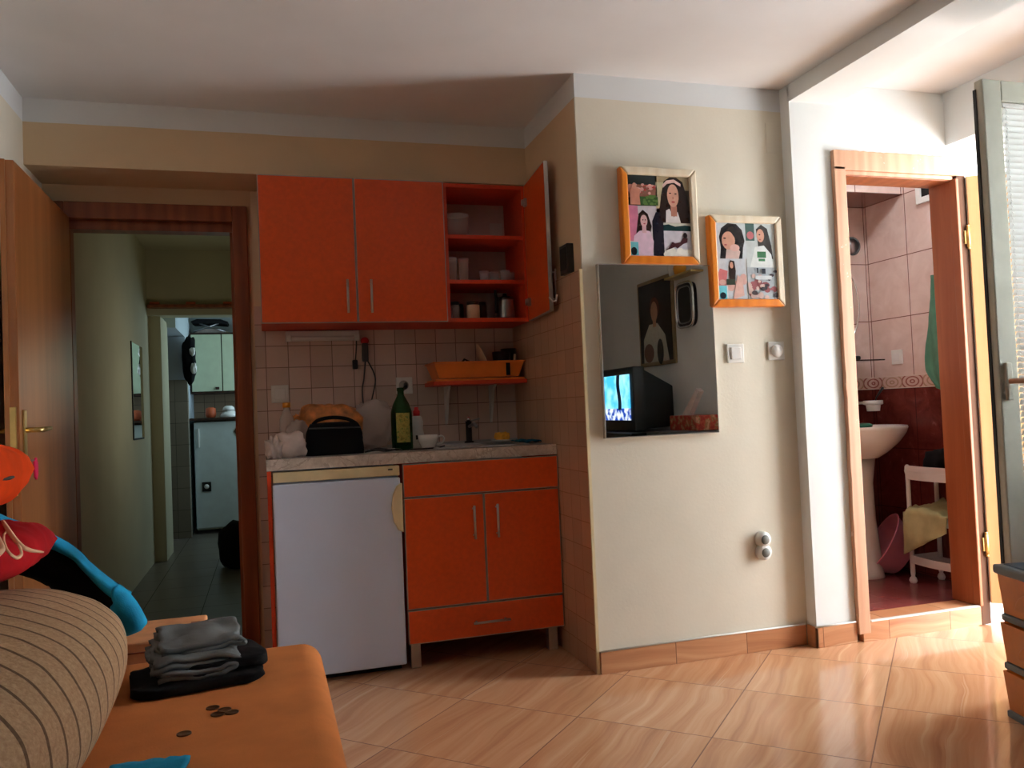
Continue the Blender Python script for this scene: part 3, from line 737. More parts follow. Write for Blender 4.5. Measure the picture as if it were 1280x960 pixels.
# ------------------------------------------------------------------ splashback fittings
ul = thing('striplight', (.27, 3.95, 1.44), 'white strip light under the orange wall cabinet', 'light')
MB().box(.10, .44, 3.935, YB, 1.425, 1.47).build('housing', M['wht_plastic'], ul, bevel=.004)
MB().tube([(.125, 3.93, 1.435), (.415, 3.93, 1.435)], .009, 12).build('tube', M['ceramic'], ul)
for a, b in ((.1, .124), (.416, .44)): MB().box(a, b, 3.918, 3.936, 1.42, 1.452).build('end_cap', M['wht_plastic'], ul, bevel=.003)
pc = thing('extension_lead', (.46, 3.95, 1.3), 'dark cords and plugs hanging on the tiles beside the strip light', 'cord')
MB().lathe([(.001, 0), (.018, .002), (.02, .02), (.016, .028), (.001, .028)], (.468, 3.945, 1.42), 16, axis='y').build('red_socket', M['redcap'], pc)
MB().box(.452, .482, 3.94, 3.962, 1.32, 1.41).build('plug', M['rubber'], pc, bevel=.006)
def sag(pts, n=10):
    out = []
    P_ = [Vector(p) for p in pts]
    for i in range(len(P_) - 1):
        a = P_[max(i - 1, 0)]; b = P_[i]; c = P_[i + 1]; d = P_[min(i + 2, len(P_) - 1)]
        for k_ in range(n):
            t_ = k_ / n
            out.append(.5 * ((2 * b) + (c - a) * t_ + (2 * a - 5 * b + 4 * c - d) * t_ ** 2 + (3 * b - a - 3 * c + d) * t_ ** 3))
    out.append(P_[-1]); return out
MB().tube(sag([(.43, 3.965, 1.43), (.425, 3.96, 1.37), (.418, 3.96, 1.31)]), .003).build('cord', M['rubber'], pc)
MB().box(.405, .43, 3.945, 3.965, 1.285, 1.33).build('plug', M['black_plastic'], pc, bevel=.005)
MB().tube(sag([(.467, 3.958, 1.32), (.458, 3.962, 1.24), (.448, 3.962, 1.18), (.452, 3.955, 1.08), (.46, 3.94, 1.0)]), .0035).build('cord', M['rubber'], pc)
MB().tube(sag([(.475, 3.958, 1.33), (.505, 3.962, 1.27), (.512, 3.962, 1.22), (.49, 3.96, 1.13)]), .0035).build('cord', M['rubber'], pc)

def switch(x0, x1, y, z0, z1, lab, dial=False):
    s_ = thing('light_switch', ((x0 + x1) / 2, y, z0), lab, 'switch')
    MB().box(x0, x1, y - .009, y, z0, z1).build('plate', M['wht_plastic'], s_, bevel=.003)
    cx, cz = (x0 + x1) / 2, (z0 + z1) / 2
    if dial: MB().lathe([(.001, -.018), (.026, -.018), (.028, -.009), (.001, -.008)], (cx, y, cz), 28, axis='y').build('dial', M['ceramic'], s_)
    else: MB().box(x0 + .016, x1 - .016, y - .014, y - .009, z0 + .015, z1 - .015).build('rocker', M['ceramic'], s_, bevel=.003)
switch(.027, .106, YB, 1.137, 1.22, 'white light switch on the kitchen tiles above the clear bottle')
switch(1.872, 1.952, YM, 1.217, 1.298, 'white rocker switch on the cream wall just right of the mirror')
switch(2.072, 2.152, YM, 1.224, 1.304, 'white round dial switch beside the pier, right of the rocker switch', True)
so = thing('power_socket', (.654, YB, 1.158), 'white socket on the kitchen tiles above the green bottle, a black plug in it', 'socket')
MB().box(.613, .694, YB - .009, YB, 1.158, 1.24).build('plate', M['wht_plastic'], so, bevel=.003)
MB().lathe([(.001, -.0105), (.022, -.0105), (.024, -.009), (.001, -.008)], (.65, YB, 1.2), 24, axis='y').build('well', M['alu_edge'], so)
tag(MB().tube([(.66, YB - .006, 1.205), (.655, YB - .035, 1.19), (.63, YB - .06, 1.175)], [.011, .010, .005], 8).tube(sag([(.63, 3.91, 1.175), (.6, 3.88, 1.1), (.575, 3.85, 1.0), (.565, 3.8, .925), (.60, 3.74, .912)]), .003).build('plug_cord', M['black_plastic']), 'black plug and lead in the kitchen socket', 'cord')

# wall socket pair low on the front wall
ws = thing('wall_socket', (1.99, YM, .44), 'round double socket low on the cream wall near the pier', 'socket')
for z in (.467, .413):
    s1 = MB().lathe([(.001, -.03), (.027, -.03), (.032, -.024), (.034, 0), (.001, 0)], (1.995, YM, z), 28, axis='y').build('socket_body', M['wht_plastic'], ws)
    MB().lathe([(.001, -.0325), (.018, -.0325), (.020, -.0295), (.001, -.0295)], (1.995, YM, z), 24, axis='y').build('well', M['well'], s1)

# ------------------------------------------------------------------ wall shelf and dish rack
sh = thing('wall_shelf', (.98, 3.86, 1.19), 'red-orange board shelf above the sink holding the dish rack', 'shelf')
MB().box(.755, 1.215, 3.745, YB, 1.187, 1.206).build('board', M['orange_in'], sh, bevel=.002)
for xx in (.85, 1.08):
    MB().prism([(YB, 1.187), (3.86, 1.187), (3.9, 1.16), (YB - .006, 1.0), (YB, 1.0)], xx, xx + .014, 'x').build('bracket', M['wht_plastic'], sh, bevel=.002)
rk = thing('dish_rack', (.97, 3.85, 1.206), 'orange plastic dish rack tray on the wall shelf', 'dish rack')
def trough(x0, x1, y0, y1, z0, z1, tp=.025, th=.004):
    o_ = [(x0 + tp, y0 + tp * .6, z0), (x1 - tp, y0 + tp * .6, z0), (x1 - tp, y1 - tp * .6, z0), (x0 + tp, y1 - tp * .6, z0), (x0, y0, z1), (x1, y0, z1), (x1, y1, z1), (x0, y1, z1)]
    return MB().add(o_, [(0, 1, 2, 3), (0, 1, 5, 4), (1, 2, 6, 5), (2, 3, 7, 6), (3, 0, 4, 7)])
trough(.765, 1.205, 3.76, 3.96, 1.222, 1.292).build('basket', M['rack'], rk, solid=.004)
mb = MB()
for a, b in (((.757, 3.752), (1.213, 3.762)), ((.757, 3.958), (1.213, 3.968)), ((.757, 3.752), (.768, 3.968)), ((1.202, 3.752), (1.213, 3.968))):
    mb.box(a[0], b[0], a[1], b[1], 1.290, 1.298)
mb.build('rim', M['rack'], rk, bevel=.002)
MB().box(.765, 1.207, 3.755, 3.965, 1.206, 1.216).build('drip_tray', M['rack'], rk, bevel=.003)
MB().box(1.115, 1.135, 3.757, 3.7595, 1.226, 1.286).build('slot', M['dark'], rk)
dp = tag(MB().lathe([(.001, 0), (.05, .0), (.085, .014), (.088, .017), (.05, .006), (.001, .006)], (0, 0, 0), 30).build('plate', M['plate']), 'beige plate standing on edge in the dish rack', 'plate')
dp.location = (1.02, 3.87, 1.302); dp.rotation_euler = (R(6), R(68), 0)
tag(MB().lathe([(.001, 0), (.04, 0), (.045, .12), (.041, .12), (.036, .006), (.001, .006)], (1.12, 3.85, 1.226), 22).build('dark_beaker', M['black_plastic']), 'dark beaker in the dish rack nearest the beige plate', 'beaker')
tag(MB().lathe([(.001, 0), (.035, 0), (.04, .14), (.036, .14), (.031, .006), (.001, .006)], (1.18, 3.925, 1.226), 22).build('dark_beaker', M['black_plastic']), 'taller dark beaker at the right end of the dish rack', 'beaker')
tag(MB().tube([(1.165, 3.8, 1.23), (1.175, 3.8, 1.33)], .006).build('utensil_handle', M['plate']), 'pale utensil handle sticking up in the dish rack corner', 'utensil')
tag(MB().tube([(.905, 3.84, 1.28), (.93, 3.84, 1.313), (.955, 3.84, 1.30)], .006).build('pan_handle', M['black_plastic']), 'small dark handle peeking over the dish rack rim', 'utensil')

# ------------------------------------------------------------------ base run
BF = 3.39
ct = thing('worktop', (.6, 3.7, .853), 'marbled laminate worktop over the small refrigerator and orange base cabinet', 'worktop')
SX0, SX1, SY0, SY1 = .72, 1.1, 3.47, 3.83
mb = MB().box(-.005, SX0, BF - .005, YB, .855, .9).box(SX1, 1.220, BF - .005, YB, .855, .9).box(SX0, SX1, BF - .005, SY0, .855, .9).box(SX0, SX1, SY1, YB, .855, .9)
mb.build('slab', M['marble'], ct)
MB().box(-.005, 1.22, YB - .016, YB - .001, .9, .915).build('upstand', M['alu'], ct)
sk = thing('sink', (.9, 3.65, .9), 'small stainless sink sunk into the marbled worktop', 'sink')
mb = MB()
mb.box(SX0 - .02, SX1 + .02, SY0 - .02, SY0 + .004, .9005, .907).box(SX0 - .02, SX1 + .02, SY1 - .004, SY1 + .07, .9005, .907).box(SX0 - .02, SX0 + .004, SY0, SY1, .9005, .907).box(SX1 - .004, SX1 + .02, SY0, SY1, .9005, .907)
mb.build('rim', M['steel'], sk, bevel=.003)
MB().add([(SX0, SY0, .905), (SX1, SY0, .905), (SX1, SY1, .905), (SX0, SY1, .905), (SX0 + .03, SY0 + .03, .76), (SX1 - .03, SY0 + .03, .76), (SX1 - .03, SY1 - .03, .76), (SX0 + .03, SY1 - .03, .76)],
         [(4, 5, 6, 7), (0, 1, 5, 4), (1, 2, 6, 5), (2, 3, 7, 6), (3, 0, 4, 7)]).build('basin', M['steel'], sk, solid=.002)
tp = thing('sink_tap', (.944, 3.865, .907), 'dark sink tap with a chrome knob on top', 'tap')
MB().lathe([(.024, 0), (.024, .006), (.015, .01), (.015, .1), (.018, .104), (.001, .106)], (.944, 3.865, .907), 20).build('body', M['black_plastic'], tp)
MB().lathe([(.001, 0), (.011, .004), (.013, .013), (.008, .022), (.001, .024)], (.944, 3.865, 1.010), 16).build('knob', M['chrome'], tp)
MB().tube([(.944, 3.86, .985), (.95, 3.78, 1.0), (.952, 3.74, .985)], .008, 10).build('spout', M['steel'], tp)
MB().tube([(.95, 3.865, 1.012), (1.0, 3.865, 1.022)], .004, 8).build('lever', M['steel'], tp)

bc = thing('base_cabinet', (.88, 3.6, 0), 'orange base cabinet with two doors and a bottom drawer on steel legs', 'cabinet')
X0, X1 = .535, 1.217
MB().box(X0, X0 + .016, BF, 3.95, .11, .852).box(X1 - .016, X1, BF, 3.95, .11, .852).box(X0, X1, BF, 3.95, .105, .12).box(X0, X1, 3.93, 3.95, .12, .852).box(X0, X1, BF + .002, 3.93, .236, .25).build('body', M['orange_in'], bc)
door_panel(X0, X1, BF, .713, .851, bc, name='fascia')
dl = door_panel(X0, .8755, BF, .251, .709, bc); bar_handle((.827, BF - .018, .522), (.827, BF - .018, .662), (0, -.028, 0), dl)
dr_ = door_panel(.8785, X1, BF, .251, .709, bc); bar_handle((.929, BF - .018, .522), (.929, BF - .018, .662), (0, -.028, 0), dr_)
dw = door_panel(X0, X1, BF, .108, .246, bc, name='drawer'); bar_handle((.806, BF - .018, .172), (.965, BF - .018, .172), (0, -.028, 0), dw)
for xx in (X0 + .012, X1 - .062):
    for yy in (BF + .02, 3.85):
        MB().box(xx, xx + .042, yy, yy + .042, 0, .105).build('leg', M['alu'], bc, bevel=.003)
ep = thing('partition_board', (0, 3.6, 0), 'thin orange end panel left of the white refrigerator', 'panel')
MB().box(-.004, .012, BF - .002, 3.95, 0, .853).build('board', M['orange_in'], ep)

fr = thing('small_refrigerator', (.27, 3.6, 0), 'white under-counter refrigerator with cream top strip and curved cream handle', 'refrigerator')
FY = 3.385
MB().box(.02, .522, FY + .035, 3.93, .03, .845).build('body', M['wht_enamel'], fr, bevel=.004)
MB().box(.018, .524, FY + .002, FY + .06, .806, .848).build('top_strip', M['cream_plastic'], fr, bevel=.003)
MB().box(.476, .495, FY - .0005, FY + .003, .83, .836).build('badge', M['rubber'], fr)
fd = MB().box(.016, .524, FY - .008, FY + .032, .03, .80).build('door', M['wht_enamel'], fr, bevel=.006)
poly = [(.528, .778), (.506, .765), (.490, .73), (.482, .675), (.490, .62), (.506, .585), (.528, .573)]
MB().prism(poly, FY - .03, FY - .006, 'y').build('handle', M['cream_plastic'], fd, bevel=.006, seg=3)
MB().box(.03, .51, FY + .05, 3.9, .0, .03).build('plinth', M['dark'], fr)

# ------------------------------------------------------------------ things on the worktop
W0 = .9005
hb = thing('black_bag', (.278, 3.57, W0), 'small black carrying case with a handle on the worktop', 'bag')
def bagfn(u, v):
    a = u * 2 * math.pi; e = .45
    sg = lambda x, e_: math.copysign(abs(x) ** e_, x)
    z = v
    w = .122 * (1 - .06 * z) * (1 if z < .6 else math.sqrt(max(0, 1 - ((z - .6) / .42) ** 2)) * .35 + .65)
    d = .06 * (1 - .35 * z)
    if v > .97: w *= .5; d *= .4
    zz = .142 * z - (.004 if v > .97 else 0)
    return Vector((.278 + sg(math.cos(a), e) * w + .004 * fbm((a, z * 3, 0), 1), 3.575 + sg(math.sin(a), e) * d, W0 + zz))
g_ = MB().grid(bagfn, 40, 18, closeu=True); b0 = 0
g_.f.append(list(range(40))[::-1]); g_.m.append(0); g_.sm.append(False); g_.f.append(list(range(17 * 40, 18 * 40))); g_.m.append(0); g_.sm.append(False)
g_.build('body', M['black_cloth'], hb)
MB().tube(sag([(.19, 3.56, W0 + .132), (.215, 3.55, W0 + .15), (.27, 3.545, W0 + .158), (.33, 3.55, W0 + .15), (.37, 3.56, W0 + .13)]), .008, 8).build('handle', M['black_cloth'], hb)
MB().tube([(.17, 3.512, W0 + .115), (.385, 3.512, W0 + .112)], .003, 6).build('zip', M['rubber'], hb)

wb = thing('wine_bottle', (.578, 3.62, W0), 'large green glass bottle with a yellow-green label', 'bottle')
bx, by = .578, 3.62
MB().lathe([(.001, 0), (.043, 0), (.047, .008), (.048, .14), (.047, .17), (.036, .205), (.02, .235), (.015, .245), (.0145, .262), (.017, .264), (.017, .276), (.012, .278), (.001, .278)], (bx, by, W0), 32).build('glass', M['green_glass'], wb)
mb = MB(); seg = 14; vs = []
for k_ in range(seg + 1):
    a = R(-128) + R(76) * k_ / seg
    for z in (.035, .165): vs.append((bx + .0487 * math.cos(a), by + .0487 * math.sin(a), W0 + z))
t = NT('bottle_label'); n1 = t.noise(t.obj(), 45, 4, .7)
t.color(t.ramp(n1, [(.35, (120, 120, 40)), (.5, (190, 170, 80)), (.62, (96, 130, 50)), (.75, (180, 120, 40))])); t.set(rough=.5)
mb.add(vs, [(2 * i, 2 * i + 2, 2 * i + 3, 2 * i + 1) for i in range(seg)], 0, True); mb.build('label', t.m, wb)
cu = thing('coffee_cup', (.695, 3.6, W0), 'white cup with its handle to the right, beside the green bottle', 'cup')
cx, cy = .69, 3.6
MB().lathe([(.001, .004), (.025, 0), (.03, .004), (.043, .035), (.046, .062), (.043, .062), (.039, .035), (.026, .009), (.001, .008)], (cx, cy, W0), 28).build('bowl', M['ceramic'], cu)
MB().tube(sag([(cx + .04, cy, W0 + .05), (cx + .062, cy, W0 + .055), (cx + .073, cy, W0 + .042), (cx + .062, cy, W0 + .022), (cx + .036, cy, W0 + .018)], 6), .0045, 8).build('handle', M['ceramic'], cu)
db_ = thing('detergent_bottle', (.665, 3.74, W0), 'white squeeze bottle with a red cap behind the cup', 'bottle')
MB().lathe([(.001, 0), (.03, 0), (.034, .01), (.034, .05), (.027, .09), (.03, .12), (.022, .145), (.013, .15), (.001, .15)], (.667, 3.74, W0), 24).build('body', M['wht_plastic'], db_)
MB().lathe([(.016, .148), (.017, .17), (.011, .176), (.01, .188), (.001, .19)], (.667, 3.74, W0), 20).build('cap', M['redcap'], db_)
MB().box(.655, .69, 3.705, 3.709, W0 + .04, W0 + .06).build('emblem', M['foil'], db_)
cb = thing('clear_bottle', (.085, 3.72, W0), 'clear plastic bottle with an orange cap at the left of the worktop', 'bottle')
MB().lathe([(.001, 0), (.03, 0), (.033, .01), (.03, .06), (.033, .09), (.031, .16), (.013, .2), (.013, .215), (.001, .216)], (.088, 3.74, W0), 24).build('body', M['bag_clear'], cb)
MB().lathe([(.017, .21), (.017, .232), (.001, .233)], (.088, 3.74, W0), 20).build('cap', M['yellowcap'], cb)
MB().lathe([(.0335, .07), (.0335, .1)], (.088, 3.74, W0), 24).build('label', M['redcap'], cb)
pb = tag(lump((.095, 3.53, W0 + .05), (.062, .06, .055), 40, .28, 5, 2, flatz=W0).build('paper_bag', M['paperbag']), 'crumpled pinkish white paper bag left of the black bag', 'bag')
tag(lump((.03, 3.5, W0 + .035), (.03, .03, .045), 32, .6, 11, 5, flatz=W0).build('paper_bag', M['paperbag']), 'small twisted paper bag at the left end of the worktop', 'bag')
tag(lump((.125, 3.66, W0 + .06), (.06, .05, .085), 40, .35, 5, 9, flatz=W0).build('plastic_bag', M['bag_clear']), 'greyish plastic bag crumpled beside the clear bottle', 'bag')
br = thing('bread_bag', (.27, 3.82, W0), 'brown loaf in a loose plastic bag behind the black bag', 'bread')
lump((.275, 3.83, W0 + .125), (.155, .075, .10), 40, .25, 5, 4).build('loaf', M['bread'], br)
# the bag mouth
lump((.17, 3.84, W0 + .085), (.08, .05, .085), 36, .35, 9, 14, flatz=W0).build('bag_film', M['bread'], br)
tag(lump((.475, 3.85, W0 + .115), (.115, .055, .115), 44, .35, 5, 21, p=2.1, flatz=W0).build('plastic_bag', M['bag_clear']), 'loose clear plastic bag right of the brown loaf', 'bag')
tag(MB().tube(sag([(.40, 3.52, W0 + .004), (.44, 3.49, W0 + .012), (.49, 3.53, W0 + .004), (.53, 3.5, W0 + .01), (.56, 3.53, W0 + .004)]), .004, 6).tube(sag([(.41, 3.56, W0 + .004), (.46, 3.55, W0 + .015), (.52, 3.57, W0 + .004)]), .004, 6).build('cable', M['black_plastic']), 'dark cable lying between the black bag and green bottle', 'cable')
tag(MB().tube(sag([(.60, 3.545, W0 + .004), (.66, 3.53, W0 + .004), (.72, 3.55, W0 + .005), (.76, 3.58, W0 + .01)]), .0035, 6).build('cable', M['black_plastic']), 'thin black cable curving in front of the white cup', 'cable')
kn = tag(MB().prism([(.42, 3.6), (.54, 3.585), (.545, 3.6), (.42, 3.625)], W0, W0 + .012, 'z').build('knife_block', M['chrome'], bevel=.002), 'bright metal strip lying behind the cable', 'cutlery')
sd = thing('saucer', (1.07, 3.74, .91), 'small white saucer beside the tap', 'saucer')
MB().lathe([(.001, .002), (.03, 0), (.052, .01), (.053, .012), (.03, .004), (.001, .004)], (1.075, 3.74, .908), 26).build('dish', M['ceramic'], sd)
tag(lump((1.075, 3.74, .934), (.036, .022, .019), 24, .25, 12, 3, 4).build('sponge', M['yellow']), 'yellow sponge on the small saucer', 'sponge')
def rag(x0, x1, y0, y1, z, amp, sd_=0, th=.006):
    return MB().grid(lambda u, v: Vector((x0 + (x1 - x0) * u + .01 * fbm((u * 2, v * 2, sd_), 1), y0 + (y1 - y0) * v + .01 * fbm((u * 2, v * 2, sd_ + 5), 1), z + amp * (fbm((u * 3, v * 3, sd_ + 9), 1.2) + .6))), 16, 14)
tag(rag(1.13, 1.212, 3.56, 3.78, .906, .008).build('dishcloth', M['bluecl'], solid=.005), 'blue dishcloth at the right end of the worktop', 'cloth')

# ------------------------------------------------------------------ mirror and pictures on the front wall
mr = thing('square_mirror', (1.55, YM, 1.28), 'frameless rectangular mirror below the upper picture', 'mirror')
MB().box(1.2955, 1.803, 3.004, 3.008, .9315, 1.6265).build('glass', M['mirror'], mr)
MB().box(1.292, 1.806, 3.008, YM, .928, 1.630).box(1.292, 1.2953, 3.003, 3.008, .928, 1.630).box(1.8032, 1.806, 3.003, 3.008, .928, 1.63).box(1.2953, 1.8032, 3.003, 3.008, .928, .9313).box(1.2953, 1.8032, 3.003, 3.008, 1.6267, 1.63).build('edge', M['mirror_edge'], mr)

PM = {}
def pm(c):
    if c not in PM: PM[c] = plain('photo_print_%d' % len(PM), c, .25, var=.04, vs=40)
    return PM[c]
def ell(cx, cy, rx, ry, n=18, a0=0, a1=360): return [(cx + rx * math.cos(R(a0 + (a1 - a0) * i / n)), cy + ry * math.sin(R(a0 + (a1 - a0) * i / n))) for i in range(n + (0 if a1 - a0 == 360 else 1))]
def rect(a, b, c, d): return [(a, b), (c, b), (c, d), (a, d)]
def picture(name, x0, x1, z0, z1, lab, photos, tilt=0):
    th = thing(name, ((x0 + x1) / 2, YM, z0), lab, 'picture', rz=0)
    y = 2.986; w = .033; yb = YM - .001
    def bar(poly, mat, nm='frame_bar'):
        # poly in xz; raised rounded profile through bevel
        MB().prism(poly, y, yb, 'y').build(nm, mat, th, bevel=.007, seg=3)
    bar([(x0, z0), (x0 + w, z0 + w), (x0 + w, z1 - w), (x0, z1)], M['pframe_o'])
    bar([(x0, z0), (x1, z0), (x1 - w, z0 + w), (x0 + w, z0 + w)], M['pframe_o'])
    bar([(x1, z0), (x1, z1), (x1 - w, z1 - w), (x1 - w, z0 + w)], M['pframe_w'])
    bar([(x0, z1), (x0 + w, z1 - w), (x1 - w, z1 - w), (x1, z1)], M['pframe_w'])
    a0, a1, b0, b1 = x0 + w - .002, x1 - w + .002, z0 + w - .002, z1 - w + .002
    MB().box(a0, a1, y + .012, y + .016, b0, b1).build('backing', pm((206, 200, 190)), th)
    for (rx0, ry0, rx1, ry1, bgc, shapes) in photos:
        mb = MB(); mats = [pm(bgc)]
        U = lambda u, v: (a0 + (a1 - a0) * (rx0 + (rx1 - rx0) * u), b0 + (b1 - b0) * (ry0 + (ry1 - ry0) * v))
        p, q = U(0, 0), U(1, 1)
        mb.box(p[0], q[0], y + .0105, y + .012, p[1], q[1], 0)
        for i, (c, poly) in enumerate(shapes):
            m_ = pm(c)
            if m_ not in mats: mats.append(m_)
            pts = [U(min(1, max(0, u)), min(1, max(0, v))) for u, v in poly]
            yy = y + .0103 - i * .00012
            mb.add([(a, yy, b) for a, b in pts], [tuple(range(len(pts)))], mats.index(m_))
        mb.build('photo_print', mats, th)
    return th
def blobs(c, n, box, r, seed):
    rr = random.Random(seed); out = []
    for i in range(n):
        cx = rr.uniform(box[0], box[2]); cy = rr.uniform(box[1], box[3]); s_ = rr.uniform(.5, 1.3)
        out.append((c, ell(cx, cy, r * s_, r * s_ * rr.uniform(.5, 1.2), 9)))
    return out
hair, skin, skin2 = (44, 26, 22), (214, 160, 138), (190, 128, 108)
p1 = [(0, .625, .475, 1, (24, 34, 34), [((150, 100, 84), rect(0, .25, 1, .68))] + blobs((226, 168, 160), 26, (.05, .4, .95, .68), .06, 1) + blobs((190, 60, 60), 10, (.3, .4, .95, .65), .03, 2) + [((58, 92, 44), rect(.38, 0, 1, .28))] + blobs((90, 124, 60), 14, (.42, .02, .96, .3), .06, 3) + [((206, 138, 116), [(.06, 0), (.4, 0), (.38, .3), (.42, .5), (.2, .62), (.08, .5)]), ((212, 150, 128), ell(.22, .62, .07, .1))]),
      (.45, .42, 1, 1, (166, 148, 116), [((196, 182, 146), rect(0, .3, .4, .86)), ((74, 58, 44), rect(.85, .3, 1, .7)), (hair, [(.08, 0), (.98, 0), (1, .2), (.9, .6), (.8, .88), (.62, .97), (.42, .97), (.25, .88), (.16, .6), (.1, .3)]), ((226, 216, 214), [(.26, 0), (.7, 0), (.62, .24), (.5, .12), (.38, .3), (.28, .26)]), (skin2, [(.42, .14), (.6, .14), (.6, .36), (.42, .36)]), (skin, ell(.5, .58, .17, .245, 22)), ((226, 188, 178), [(.2, .8), (.32, .9), (.55, .93), (.74, .84), (.74, .78), (.55, .86), (.34, .83), (.22, .74)]), ((60, 36, 30), ell(.42, .63, .035, .014)), ((60, 36, 30), ell(.58, .62, .035, .014)), ((190, 130, 110), ell(.5, .53, .025, .03)), ((178, 76, 74), ell(.5, .445, .055, .018))]),
      (.0, 0, .55, .62, (206, 196, 200), [((208, 126, 156), rect(0, .3, .28, 1)), ((28, 26, 40), [(.68, .02), (1, .0), (1, .86), (.8, .88), (.68, .7)]), (hair, [(.2, .42), (.42, .38), (.6, .42), (.66, .6), (.56, .84), (.42, .92), (.3, .84), (.24, .6)]), ((228, 196, 214), [(.06, 0), (.66, 0), (.7, .3), (.6, .5), (.45, .52), (.3, .5), (.14, .4)]), ((214, 172, 180), [(.38, .46), (.5, .46), (.5, .6), (.38, .6)]), ((222, 178, 176), ell(.44, .7, .1, .12)), ((40, 26, 26), ell(.41, .72, .015, .012)), ((40, 26, 26), ell(.48, .72, .015, .012)), ((180, 80, 90), ell(.45, .645, .03, .012)), ((110, 190, 200), rect(0, .02, .25, .28)), ((20, 34, 40), ell(.12, .1, .09, .08))]),
      (.52, .0, 1, .32, (206, 202, 212), [((226, 222, 216), rect(0, 0, 1, .3))] + blobs((240, 236, 226), 10, (.1, .05, .9, .25), .12, 5) + [((74, 36, 42), [(.05, .22), (.3, .32), (.42, .38), (.5, .32), (.7, .5), (.84, .56), (.86, .72), (.74, .78), (.66, .66), (.6, .56), (.42, .52), (.34, .58), (.3, .5), (.2, .34)]), ((40, 24, 26), ell(.78, .82, .07, .12))]),
      (.48, .32, 1, .41, (26, 58, 60), [((206, 204, 190), [(0, .7), (.3, .9), (.5, .6), (.8, .8), (1, .7), (1, 1), (0, 1)])])]
picture('photo_frame', 1.402, 1.748, 1.630, 2.028, 'orange and cream framed photo collage hanging just above the mirror', p1)
p2 = [(0, .53, .5, 1, (200, 208, 212), [((36, 30, 34), [(.12, 0), (.86, 0), (.9, .3), (.96, .5), (.88, .8), (.7, .96), (.42, .98), (.2, .84), (.12, .6), (.16, .3)]), ((212, 184, 176), [(.3, .0), (.74, .0), (.8, .2), (.6, .4), (.36, .34)]), (skin, ell(.42, .5, .22, .25, 20)), ((34, 28, 32), [(.4, .88), (.62, .9), (.86, .56), (.82, .4), (.6, .62)]), ((222, 178, 168), ell(.62, .3, .16, .1)), ((60, 40, 40), ell(.3, .56, .05, .02)), ((176, 84, 84), ell(.32, .38, .05, .02))]),
      (.5, .42, 1, 1, (196, 204, 204), [((70, 100, 96), rect(0, .6, .3, 1)), ((190, 110, 116), ell(.16, .72, .12, .09)), ((48, 42, 40), [(.42, .3), (.7, .16), (.9, .2), (.86, .5), (.74, .88), (.54, .97), (.36, .86), (.4, .6)]), (skin, ell(.5, .72, .13, .15, 18)), ((222, 226, 224), [(.1, 0), (.9, 0), (.84, .3), (.6, .5), (.3, .46)]), ((54, 116, 74), rect(.36, .22, .66, .36)), ((54, 116, 74), rect(.4, .14, .62, .2)), ((56, 40, 40), ell(.47, .74, .03, .015)), ((176, 84, 84), ell(.48, .63, .03, .015))]),
      (.5, 0, 1, .42, (176, 184, 190), blobs((150, 84, 88), 14, (.1, .05, .95, .6), .12, 8) + blobs((206, 176, 168), 12, (.0, .02, .7, .9), .1, 9) + blobs((60, 50, 56), 8, (.2, .1, .95, .9), .08, 10) + [((210, 216, 220), rect(.25, .62, .8, .74)), ((40, 44, 54), rect(.3, .82, .36, .98)), ((40, 44, 54), rect(.48, .8, .6, .96))]),
      (0, 0, .48, .53, (198, 202, 208), [((206, 120, 122), [(.0, .3), (.3, .3), (.36, .7), (.1, .76), (0, .6)])] + blobs((216, 170, 160), 10, (.1, .1, .9, .5), .12, 11) + [(hair, [(.4, .5), (.6, .44), (.64, .7), (.6, .94), (.46, .96), (.4, .8)]), (skin, ell(.5, .84, .06, .08)), ((50, 60, 50), rect(.3, .36, .6, .5)), ((222, 180, 168), [(.5, .0), (.9, .1), (.86, .5), (.7, .6), (.6, .3)]), ((110, 200, 214), rect(0, .0, .32, .34)), ((24, 40, 50), ell(.16, .1, .11, .08)), ((226, 228, 226), rect(.3, .0, .335, .34))])]
picture('photo_frame', 1.798, 2.150, 1.452, 1.842, 'orange and cream framed photo collage hanging right of the mirror top', p2)

# ------------------------------------------------------------------ bathroom things
ba = thing('washbasin', (3.0, 3.7, .08), 'white pedestal washbasin seen through the bathroom doorway', 'washbasin')
bcx, bcy = 3.045, 3.66
def basin(u, v):
    a = u * 2 * math.pi
    prof = [(.10, .64), (.15, .67), (.21, .72), (.25, .77), (.262, .80), (.258, .81), (.235, .805), (.20, .75), (.12, .70), (.02, .69)]
    k_ = v * (len(prof) - 1); i = min(int(k_), len(prof) - 2); t_ = k_ - i
    r = prof[i][0] * (1 - t_) + prof[i + 1][0] * t_; z = prof[i][1] * (1 - t_) + prof[i + 1][1] * t_
    y = math.sin(a) * r * .86
    y = min(y, .225)
    return Vector((bcx + math.cos(a) * r, bcy + y, .08 + z))
MB().grid(basin, 44, 30, closeu=True).build('bowl', M['bceramic'], ba)
MB().lathe([(.115, 0), (.11, .02), (.085, .3), (.08, .5), (.1, .66)], (3.07, 3.72, .08), 28).build('pedestal', M['bceramic'], ba)
MB().box(2.8, 3.2, 3.8, 3.895, .80, .9).build('back_ledge', M['bceramic'], ba, bevel=.02, seg=3)
tag(MB().lathe([(.001, 0), (.05, 0), (.055, .012), (.04, .02), (.001, .022)], (3.02, 3.6, .887), 20).build('soap_dish', M['greencup']), 'small green soap dish on the washbasin edge', 'soap dish')
ft = thing('basin_tap', (3.05, 3.82, .9), 'chrome basin tap with a round knob', 'tap')
MB().tube([(3.05, 3.84, .9), (3.05, 3.84, .98), (3.06, 3.76, 1.0)], .012, 10).build('spout', M['chrome'], ft)
